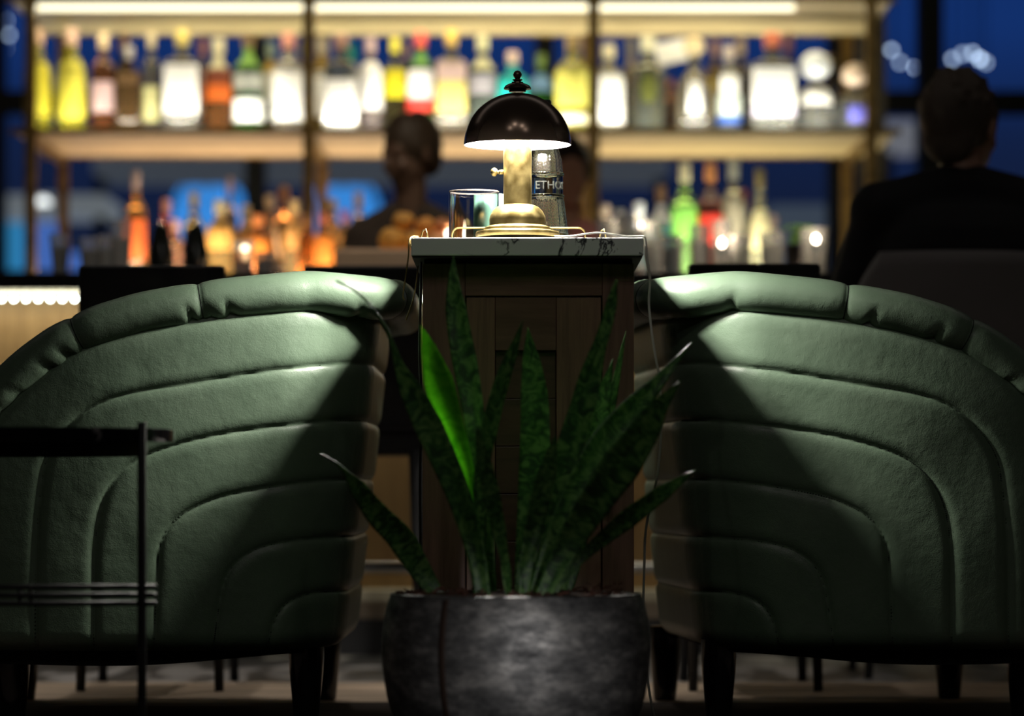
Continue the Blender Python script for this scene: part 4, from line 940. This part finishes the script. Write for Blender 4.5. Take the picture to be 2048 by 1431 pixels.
# items on the bar top
YT = 9.22
for px, top, lab in ((322, 440, 'dark bottle with a shiny metal pourer standing on the bar, left of two'), (392, 440, 'dark bottle with a shiny metal pourer standing on the bar, right of two')):
    s = YT/F; x = PX(px, YT); root = thing('pourer_bottle', (x, YT, ZT), lab, 'bottle', 'dark pourer bottles')
    h = PZ(452, YT)-ZT; bm = B(); lathe(bm, (x, YT, ZT), [(0, 0), (25*s, 0), (25*s, h*.5), (20*s, h*.75), (14*s, h), (0, h)], 24); obj('glass_body', bm, mat('black_glass', (.006, .007, .006), rough=.15), root, smooth=True)
    bm = B(); sphere(bm, (x, YT, ZT+h+.006), .011, 16, 12); obj('pourer', bm, mat('polished_steel', (.8, .75, .75), rough=.12, metal=1.), root, smooth=True)
def glassware(px, top, base, w0, w1, Y, m, label, fill=None, name='drinking_glass'):
    s = Y/F; x = PX(px, Y); h = PZ(top, Y)-ZT; root = thing(name, (x, Y, ZT), label, 'glass', 'glasses on the bar')
    rb, rt_ = w1*s/2, w0*s/2; bm = B(); lathe(bm, (x, Y, ZT), [(0, 0), (rb, 0), (rt_, h), (rt_-.0015, h), (rb*.9, .008), (0, .008)], 24); obj('glass_body', bm, m, root, smooth=True)
    if fill: bm = B(); k = .72; lathe(bm, (x, Y, ZT), [(0, .009), (rb*.88, .009), (rb*.88+(rt_-rb)*k-.001, h*k), (0, h*k)], 24); obj('drink', bm, mat('drink_%02d%02d' % (int(fill[0]*99), int(fill[2]*99)), fill, rough=.2, trans=.3), root, smooth=True)
CG = mat('bar_glass', (.8, .82, .84), rough=.1, trans=.75, ior=1.2)
glassware(120, 468, 560, 42, 24, 9.15, CG, 'flared glass with pale drink at the left end of the bar', (.7, .72, .5))
glassware(182, 475, 560, 46, 34, 9.2, CG, 'tumbler with pinkish drink, second glass from the left on the bar', (.75, .55, .45))
glassware(212, 470, 560, 34, 26, 9.3, CG, 'clear glass left of the black chair back', (.5, .5, .5))
glassware(487, 480, 560, 44, 36, 9.1, CG, 'tumbler of orange drink in front of the bottles, left of the gold post', (.9, .5, .18))
glassware(530, 505, 560, 40, 34, 9.05, CG, 'low tumbler of reddish drink beside the orange one', (.85, .4, .25))
glassware(1444, 440, 560, 40, 32, 9.2, CG, 'clear tumbler with a bright glint, behind the right armchair', (.75, .7, .55))
glassware(1480, 470, 560, 42, 34, 9.15, CG, 'glass with a green garnish in the right group of glasses', (.3, .5, .12))
glassware(1545, 465, 560, 50, 40, 9.15, CG, 'wide tumbler of cream drink near the black planter', (.85, .7, .45))
glassware(1216, 440, 560, 44, 36, 9.25, CG, 'tumbler of pale peach drink just right of the water bottle', (.85, .6, .45))
glassware(1258, 430, 560, 46, 38, 9.12, CG, 'tumbler of cream drink second right of the water bottle', (.8, .75, .55))
glassware(1304, 445, 560, 46, 40, 9.25, CG, 'tumbler of aqua drink behind the right armchair roll', (.35, .75, .75))
glassware(1345, 470, 560, 40, 34, 9.1, CG, 'small tumbler of teal drink left of the lime bottle', (.1, .5, .55))
glassware(1400, 450, 560, 40, 34, 9.3, CG, 'clear glass in front of the dark bottle with red label', (.6, .6, .5))
glassware(242, 440, 560, 44, 34, 9.3, CG, 'flared glass of pink drink left of the tall amber bottle', (.8, .55, .6))
glassware(1628, 456, 560, 60, 50, 9.1, CG, 'wide glass of cream drink at the right end of the group', (.8, .65, .42))
# candle flames: small glints
for px, py, Y, e, lab in ((490, 512, 9.1, 7, 'small lit tealight on the bar by the orange drinks'), (1444, 486, 9.12, 9, 'small lit tealight in the right group of glasses'), (1632, 478, 9.0, 12, 'small lit tealight at the right end of the glasses'), (1278, 450, 9.2, 7, 'small lit tealight on a stem near the aqua bottle'), (898, 468, 9.2, 5, 'small lit tealight just left of the tumbler')):
    c = P(px, py, Y); root = thing('tealight', (c.x, c.y, ZT), lab, 'candle', None)
    bm = B(); lathe(bm, (c.x, c.y, ZT), [(0, 0), (.016, 0), (.005, .006), (.005, c.z-ZT-.035), (.016, c.z-ZT-.03), (.016, c.z-ZT-.012), (0, c.z-ZT-.013)], 20); obj('holder', bm, CG, root, smooth=True)
    bm = B(); sphere(bm, c, .0075, 12, 8, (1, 1, 1.35)); obj('flame', bm, mat('flame_%d' % e, (1, .8, .6), emis=(1, .85, .68), estr=e*1.6), root, smooth=True)
    Lc = bpy.data.lights.new('tealight_flame_light', 'POINT'); Lc.energy = .55; Lc.color = (1, .78, .5); Lc.shadow_soft_size = .01; lq = bpy.data.objects.new('tealight_flame_light', Lc); C.objects.link(lq); lq.parent = root; lq.location = (0, 0, c.z-ZT+.02)
# plant in a small pot on the bar, right
c = Vector((PX(1598, 9.2), 9.2, ZT)); root = thing('herb_pot', c, 'small dark pot of green herbs on the bar, right of the glasses', 'plant')
bm = B(); lathe(bm, c, [(0, 0), (.03, 0), (.036, PZ(490, 9.2)-ZT), (0, PZ(490, 9.2)-ZT)], 20); obj('pot', bm, mat('dark_pot', (.04, .03, .025), rough=.7), root, smooth=True)
bm = B(); rs = random.Random(3)
for _ in range(70):
    q = c+Vector((rs.gauss(0, .018), rs.gauss(0, .018), PZ(rs.uniform(450, 490), 9.2)-ZT)); sphere(bm, q, rs.uniform(.006, .011), 8, 5, (1, 1, .4), rs.uniform(0, 3))
obj('foliage', bm, mat('herb_green', (.25, .5, .1), rough=.5), root, smooth=True)
# wooden board and bread basket in front of the bartender
bm = B(); box(bm, PX(680, 9.2), PX(905, 9.2), 9.0, 9.36, ZT+.0005, PZ(507, 9.15)); root = thing('wooden_crate', (PX(790, 9.2), 9.18, ZT), 'low tan wooden box on the bar in front of the bartender', 'box'); obj('box_body', bm, wood_mat('tan_board', (.6, .42, .28), (.85, .62, .43), st=(.6, 6, 6)), root, bevel=.004)
bm = B(); box(bm, PX(688, 9.2), PX(897, 9.2), 9.02, 9.34, PZ(507, 9.15)+.0002, PZ(504, 9.15)); obj('lid', bm, wood_mat('tan_lid', (.6, .42, .28), (.85, .62, .45), st=(.6, 6, 6)), root, bevel=.002)
ZC = PZ(503.5, 9.15)
rolls = [(785, 470, 58, (.85, .4, .08)), (828, 478, 50, (.9, .42, .09)), (868, 478, 48, (.6, .26, .08)), (806, 440, 44, (.85, .42, .1)), (850, 450, 42, (.85, .36, .08)), (884, 450, 36, (.6, .24, .1))]
rd = ['biggest, at the left end', 'bottom row, middle', 'bottom row, right', 'top row, left', 'top row, middle', 'top row, right']
Yr = 9.18
for i, ((a, b, w, col), d) in enumerate(zip(rolls, rd)):
    r = w*Yr/F/2; bm = B()
    z = ZC+r*.86 if i < 3 else PZ(b, Yr)-.0
    sphere(bm, (PX(a, Yr), Yr+(.03 if i > 2 else 0), z), r, 20, 14, (1, 1, .86))
    for v in bm.verts: v.co += Vector((math.sin(v.co.z*170+i), 0, math.sin(v.co.x*150+i)))*r*.04
    tag(obj('orange_fruit', bm, mat('golden_crust_%d' % i, col, rough=.6, var=.3, vscale=30, bump=.3), smooth=True), 'round orange fruit in the heap before the bartender, '+d, 'fruit', 'orange fruit on the box')
# ------------------------------------------------------------------ chairs at the bar
FAB = mat('black_upholstery', (.006, .006, .006), rough=.85)
def bar_chair(px0, px1, top, Y, label, depth=.36):
    w = PX(px1, Y)-PX(px0, Y); x0 = PX(px0, Y); zt = PZ(top, Y)
    root = thing('bar_chair', (x0+w/2, Y-depth/2, 0), label, 'chair', 'black chairs at the bar')
    bm = B(); box(bm, x0, x0+w, Y-.02, Y+.02, .56, zt); obj('backrest', bm, FAB, root, bevel=.008, seg=3)
    bm = B(); box(bm, x0, x0+w, Y+.02, Y+depth, .50, .57); obj('seat', bm, FAB, root, bevel=.015, seg=3)
    for sx_ in (0, 1):
        for yy in (0, 1):
            xt = x0+(.02 if not sx_ else w-.02); xb = xt+(-.012 if not sx_ else .012)
            bm = B(); tube(bm, [(xb, Y+(-.05 if not yy else depth-.01), 0.001), (xt, Y+(.0 if not yy else depth-.03), .51)], [.010, .016], 10)
            obj('leg', bm, BLACKMET, root, smooth=True)
    bm = B(); tube(bm, [(x0+.01, Y-.03, .25), (x0+w-.01, Y-.03, .25)], .006, 8); obj('stretcher', bm, BLACKMET, root, smooth=True)
    return root
bar_chair(159, 450, 531, 7.36, 'black low-backed chair at the left end of the bar, behind the left armchair')
bar_chair(606, 848, 531, 7.9, 'black low-backed chair between the left armchair and the cabinet')
bar_chair(1376, 1640, 527, 7.36, 'black low-backed chair behind the right armchair')
# ------------------------------------------------------------------ people
def bake(bm, name, mats, parent, voxel, loc, rot, sc=1., smooth_it=4):
    me = bpy.data.meshes.new(name); bmesh.ops.recalc_face_normals(bm, faces=bm.faces[:]); bm.to_mesh(me); bm.free()
    o = bpy.data.objects.new(name, me); C.objects.link(o)
    r = o.modifiers.new('r', 'REMESH'); r.mode = 'VOXEL'; r.voxel_size = voxel
    s = o.modifiers.new('s', 'SMOOTH'); s.iterations = smooth_it; s.factor = .5
    dg = bpy.context.evaluated_depsgraph_get(); m2 = bpy.data.meshes.new_from_object(o.evaluated_get(dg)); bpy.data.objects.remove(o)
    m2.transform(Matrix.Translation(loc) @ Matrix.Rotation(rot, 4, 'Z') @ Matrix.Scale(sc, 4)); m2.name = name
    return link(name, m2, mats, parent, True)
SK = mat('skin', (.42, .23, .16), rough=.5)
def head(bm, c, yaw, tilt=0.):
    """skull, jaw, nose, lips, eye sockets, ears; faces +y before yaw"""
    t = B()
    sphere(t, (0, -.012, .025), .093, 24, 18, (.83, 1.05, 1.02)); sphere(t, (0, .03, -.035), .07, 20, 14, (.85, .95, 1.1)); sphere(t, (0, .058, -.09), .033, 14, 10, (1.1, .8, .7))
    capsule(t, (0, .088, .015), (0, .107, -.022), .009, .014); sphere(t, (0, .094, -.053), .016, 12, 8, (1.4, .6, .5))
    for s in (-1, 1):
        sphere(t, (s*.03, .078, .008), .013, 12, 8); capsule(t, (s*.012, .088, .027), (s*.045, .075, .027), .007, .006)
        sphere(t, (s*.034, .068, -.03), .024, 12, 8); sphere(t, (s*.079, -.002, -.008), .027, 14, 10, (.3, .7, 1.15))
    M = Matrix.Translation(Vector(c)) @ Matrix.Rotation(yaw, 4, 'Z') @ Matrix.Rotation(tilt, 4, 'X')
    bmesh.ops.transform(t, matrix=M, verts=t.verts[:])
    me = bpy.data.meshes.new('t'); t.to_mesh(me); t.free(); bm.from_mesh(me); return M
def hand(bm, w, d, side, curl=.5, up=Vector((0, 0, 1))):
    d = Vector(d).normalized(); s = d.cross(up).normalized()*side; w = Vector(w); n = s.cross(d)*side
    pc = w+d*.045; capsule(bm, w, w+d*.075, .022, .03, fl=.9)
    for i, ln in enumerate((.07, .08, .075, .058)):
        b = w+d*.085+s*(-.027+.018*i); dn = -up if True else n
        k1 = b+d*ln*.45+dn*ln*.12*curl; k2 = k1+d*ln*.3+dn*ln*.3*curl; k3 = k2+d*ln*.15+dn*ln*.3*curl
        capsule(bm, b-d*.02, k1, .0095, .0085, 8); capsule(bm, k1, k2, .0085, .008, 8); capsule(bm, k2, k3, .008, .007, 8)
    b = w+d*.03-s*.03; k = b+d*.035-s*.022-up*.008; capsule(bm, b, k, .012, .01, 8); capsule(bm, k, k+d*.03-s*.004-up*.008, .01, .008, 8)
def person(name, loc, rot, sc, J, label, cloth, trousers, hairc, hyaw, hair='short', htilt=0., skin=None):
    root = thing(name, loc, label, 'person')
    def limbs(bm, g):
        for s in (-1, 1):
            k = 'R' if s > 0 else 'L'
            capsule(bm, J['sh'+k], J['el'+k], .052+g, .042+g); capsule(bm, J['el'+k], J['wr'+k], .041+g, .027+g)
    def torso(bm, g):
        capsule(bm, J['pelvis'], J['chest'], .135+g, .15+g, 20, .72); capsule(bm, J['shL'], J['shR'], .062+g, .062+g, 16)
        capsule(bm, Vector(J['chest'])+Vector((-.07, 0, .03)), Vector(J['chest'])+Vector((.07, 0, .03)), .12+g, .12+g, 16)
        n = Vector(J['neck'])
        for s in (-1, 1): capsule(bm, n+Vector((s*.02, -.01, .0)), Vector(J['shL' if s < 0 else 'shR'])+Vector((0, 0, .0)), .05+g, .058+g)
    def legs(bm, g):
        for k, s in (('R', 1), ('L', -1)):
            capsule(bm, J['hip'+k], J['kn'+k], .085+g, .06+g); capsule(bm, J['kn'+k], J['an'+k], .058+g, .038+g)
    bm = B(); torso(bm, 0); limbs(bm, 0); legs(bm, 0); capsule(bm, Vector(J['neck'])-Vector((0, 0, .04)), J['head'], .055, .05)
    M = head(bm, J['head'], hyaw, htilt)
    for k, s in (('R', 1), ('L', -1)):
        d = Vector(J['wr'+k])-Vector(J['el'+k]); hand(bm, J['wr'+k], d if 'hd'+k not in J else J['hd'+k], s)
        a = Vector(J['an'+k]); capsule(bm, a+Vector((0, -.02, -.035)), a+Vector((0, .13, -.045)), .035, .03)
    bake(bm, 'body', skin or SK, root, .0065, Vector(loc), rot, sc, 3)
    bm = B(); torso(bm, .012); limbs(bm, .012)
    n = Vector(J['neck'])
    for k in range(14):   # collar ring
        a = 2*math.pi*k/14; b = 2*math.pi*(k+1)/14
        capsule(bm, n+Vector((.05*math.cos(a), .045*math.sin(a), .015)), n+Vector((.05*math.cos(b), .045*math.sin(b), .015)), .016, .016, 8)
    bake(bm, 'jumper', cloth, root, .009, Vector(loc), rot, sc, 5)
    bm = B(); legs(bm, .012); capsule(bm, Vector(J['pelvis'])-Vector((.06, 0, .02)), Vector(J['pelvis'])+Vector((.06, 0, -.02)), .135, .135, 16, .8)
    bake(bm, 'trousers', trousers, root, .01, Vector(loc), rot, sc, 4)
    for k in 'RL':
        bm = B(); a = Vector(J['an'+k]); capsule(bm, a+Vector((0, -.03, -.04)), a+Vector((0, .15, -.048)), .042, .036, 12); capsule(bm, a, a+Vector((0, 0, -.03)), .045, .045, 12)
        for v in bm.verts: v.co.z = max(v.co.z, a.z-.086)
        bake(bm, 'shoe', mat('black_shoe', (.01, .01, .01), rough=.3), root, .01, Vector(loc), rot, sc, 2)
    # hair cap: shell over the skull behind the forehead line
    t = B(); sphere(t, (0, -.02, .032), .1, 28, 20, (.85, 1.03, 1.02)); sphere(t, (0, -.06, -.02), .062, 18, 14, (1.1, .7, 1.1))
    for s in (-1, 1): capsule(t, (s*.07, .02, .03), (s*.075, .012, -.005), .016, .01, 10)
    rs = random.Random(5)
    for _ in range(60):
        a = rs.uniform(0, 2*math.pi); e = rs.uniform(.15, 1.4); q = Vector((.083*math.cos(a)*math.cos(e), -.02+.1*math.sin(a)*math.cos(e), .035+.1*math.sin(e)))
        if q.y < .05: sphere(t, q, rs.uniform(.008, .012), 8, 6)
    t.verts.ensure_lookup_table()
    if hair == 'bun': sphere(t, (0, -.11, .05), .04, 14, 10)
    if hair == 'long': capsule(t, (0, -.07, 0), (0, -.09, -.16), .075, .05, 16, .7)
    bmesh.ops.delete(t, geom=[v for v in t.verts if v.co.y > .06 and v.co.z < .05 and hair != 'x' and v.co.y > .075], context='VERTS') if False else None
    bmesh.ops.transform(t, matrix=M, verts=t.verts[:])
    bake(t, 'hair', hairc, root, .006, Vector(loc), rot, sc, 2)
    return root
# seated man at the right, seen from behind
Jm = dict(pelvis=(0, 0, .56), chest=(0, .05, .93), neck=(0, .055, 1.10), head=(0, .075, 1.245), shL=(-.185, .05, 1.05), shR=(.185, .05, 1.05), elL=(-.265, .12, .80), elR=(.265, .12, .80),
          wrL=(-.2, .34, .83), wrR=(.2, .34, .83), hdL=(.2, 1, .0), hdR=(-.2, 1, .0), hipL=(-.09, .02, .52), hipR=(.09, .02, .52), knL=(-.12, .46, .53), knR=(.12, .46, .53), anL=(-.12, .5, .09), anR=(.12, .5, .09))
YM = 7.9
person('person', (PX(1930, YM), YM, 0), 0., 1., Jm, 'grey-haired person in a black jumper seated with back turned at the right', mat('black_knit', (.006, .006, .007), rough=.9), mat('dark_trousers', (.01, .011, .014), rough=.9), mat('grey_brown_hair', (.07, .05, .035), rough=.7, bump=.8, bscale=150.), -.55)
# grey upholstered chair
YC = 7.72; root = thing('dining_chair', (PX(1925, YC), YC+.2, 0), 'grey upholstered dining chair with a wide curved back, holding the seated person', 'chair')
GU = mat('grey_upholstery', (.16, .145, .14), rough=.9, bump=.3, bscale=400., sheen=.3)
xc = PX(1925, YC); n = 40; nv = 16; V = np.empty((n, nv, 3)); Vi = np.empty((n, nv, 3))
for i in range(n):
    a = -1.15+2.3*i/(n-1)
    for j in range(nv):
        z = .44+(PZ(501, YC)-.44)*j/(nv-1); R1 = .215+.02*(z-.5)
        top = PZ(501, YC)-.09*max(0, abs(a)-.8)/.35
        z = .44+(top-.44)*j/(nv-1)
        V[i, j] = (xc+R1*1.12*math.sin(a), YC+.0+.21-.23*math.cos(a)**.8 if math.cos(a) > 0 else YC, z); Vi[i, j] = (xc+(R1-.05)*1.12*math.sin(a), YC+.21-.175*math.cos(a), z)
A = np.concatenate([V, Vi[:, ::-1]], axis=1)
o = link('backrest', grid_mesh('backrest', A, closed_v=True), GU, root)
bm = B(); lathe(bm, (xc, YC+.26, 0), [(0, .36), (.23, .36), (.24, .375), (.24, .41), (.2, .425), (0, .428)], 40, sq=.6); obj('seat', bm, GU, root, smooth=True)
for sx_ in (-1, 1):
    for yy in (.08, .45): bm = B(); tube(bm, [(xc+sx_*.2, YC+yy, .001), (xc+sx_*.17, YC+yy, .37)], [.01, .016], 10); obj('leg', bm, BLACKLAC, root, smooth=True)
# bartender
Jb = dict(pelvis=(0, 0, .92), chest=(0, .02, 1.25), neck=(0, .03, 1.44), head=(0, .05, 1.59), shL=(-.175, .02, 1.385), shR=(.175, .02, 1.385), elL=(-.27, .06, 1.13), elR=(.27, .06, 1.13),
          wrL=(-.15, .27, 1.10), wrR=(.15, .27, 1.10), hdL=(.3, 1, -.1), hdR=(-.3, 1, -.1), hipL=(-.085, 0, .86), hipR=(.085, 0, .86), knL=(-.09, .03, .47), knR=(.09, .03, .47), anL=(-.09, 0, .09), anR=(.09, 0, .09))
YBt = 9.82; Jb['shL'] = (-.15, .02, 1.31); Jb['shR'] = (.15, .02, 1.31); Jb['chest'] = (0, .02, 1.2); Jb['neck'] = (0, .03, 1.39); Jb['elL'] = (-.225, .06, 1.13); Jb['elR'] = (.225, .06, 1.13)
person('person', (PX(822, YBt), YBt, 0), math.pi, .855, Jb, 'bartender in a dark brown top with short dark hair standing behind the bar', mat('dark_brown_knit', (.05, .036, .028), rough=.9), mat('black_trousers', (.01, .01, .01), rough=.9), mat('dark_brown_hair', (.045, .028, .015), rough=.6, bump=.8, bscale=150.), -.9, htilt=-.25, skin=mat('deep_skin', (.13, .075, .05), rough=.5))
# second figure behind, right of the lamp
person('person', (PX(1143, 10.2), 10.2, 0), math.pi*.9, .84, Jb, 'dark-haired person in a pink top behind the bar, half hidden by the water bottle', mat('pink_knit', (.58, .24, .22), rough=.9), mat('black_trousers', (.01, .01, .01)), mat('near_black_hair', (.02, .013, .01), rough=.6), .5, hair='long')
# ------------------------------------------------------------------ room lighting
def spot(name, loc, tgt, e, size, col=(1, .92, .8), soft=.03, blend=.6):
    L = bpy.data.lights.new(name, 'SPOT'); L.energy = e; L.spot_size = size; L.spot_blend = blend; L.color = col; L.shadow_soft_size = soft
    o = bpy.data.objects.new(name, L); C.objects.link(o); o.location = loc; o.rotation_euler = (Vector(tgt)-Vector(loc)).to_track_quat('-Z', 'Y').to_euler(); return o
for x in (-1.35, -.45, .45, 1.1):
    spot('ceiling_spotlight', (x, 8.6, 2.95), (x, 11.2, 1.62), 9., math.radians(34), (1, .97, .88), .04)
for x, y, e in ((-.9, 3.2, 7.), (-.25, 3.9, 7.), (.5, 3.6, 8.), (1.1, 2.8, 7.)):
    spot('ceiling_spotlight', (x, y, 2.95), (x*.7, 6., .4), e, math.radians(75), (1., .94, .88), .04)
for x in (-1.8, -.9, -.1):
    spot('floor_fill_spot', (x, 8.3, 2.95), (x*.95, 7.75, 0), 45., math.radians(42), (1, .93, .86), .05)  # unseen spots added to brighten the floor before the bar
for x in (-1.2, -.35, .45, 1.0):
    spot('bar_fill_spot', (x, 8.55, 2.7), (x, 9.35, 1.0), 40., math.radians(50), (1, .86, .66), .05)  # unseen spots added to brighten the glasses, fruit and bartender
area('bar_ceiling_wash', (0, 7.7, 2.97), 6.0, .6, (0, 0, 0), 4., (1, .92, .85))
spot('pot_highlight_spot', (.4, 2.8, .42), (.04, 5.28, .155), 60., math.radians(9), (1, .97, .95), .05, 1.)  # narrow unseen spot added for the highlight on the metal pot
# ------------------------------------------------------------------ camera
cam = bpy.data.cameras.new('camera'); co = bpy.data.objects.new('camera', cam); C.objects.link(co)
co.location = (0, 0, HC); co.rotation_euler = (math.pi/2, 0, 0)
cam.sensor_width = 36.; cam.lens = 36.*F/2048.; cam.shift_y = (YH-715.5)/2048.; cam.clip_end = 200
cam.dof.use_dof = True; cam.dof.focus_distance = 6.14; cam.dof.aperture_fstop = 2.35
sc = bpy.context.scene; sc.camera = co
sc.view_settings.view_transform = 'Standard'; sc.view_settings.look = 'None'; sc.view_settings.exposure = 0.; sc.view_settings.gamma = 1.; sc.view_settings.use_curve_mapping = False
sc.cycles.max_bounces = 10; sc.cycles.transmission_bounces = 10; sc.cycles.transparent_max_bounces = 12
sc.cycles.sample_clamp_indirect = 6.; sc.cycles.caustics_reflective = False; sc.cycles.caustics_refractive = False
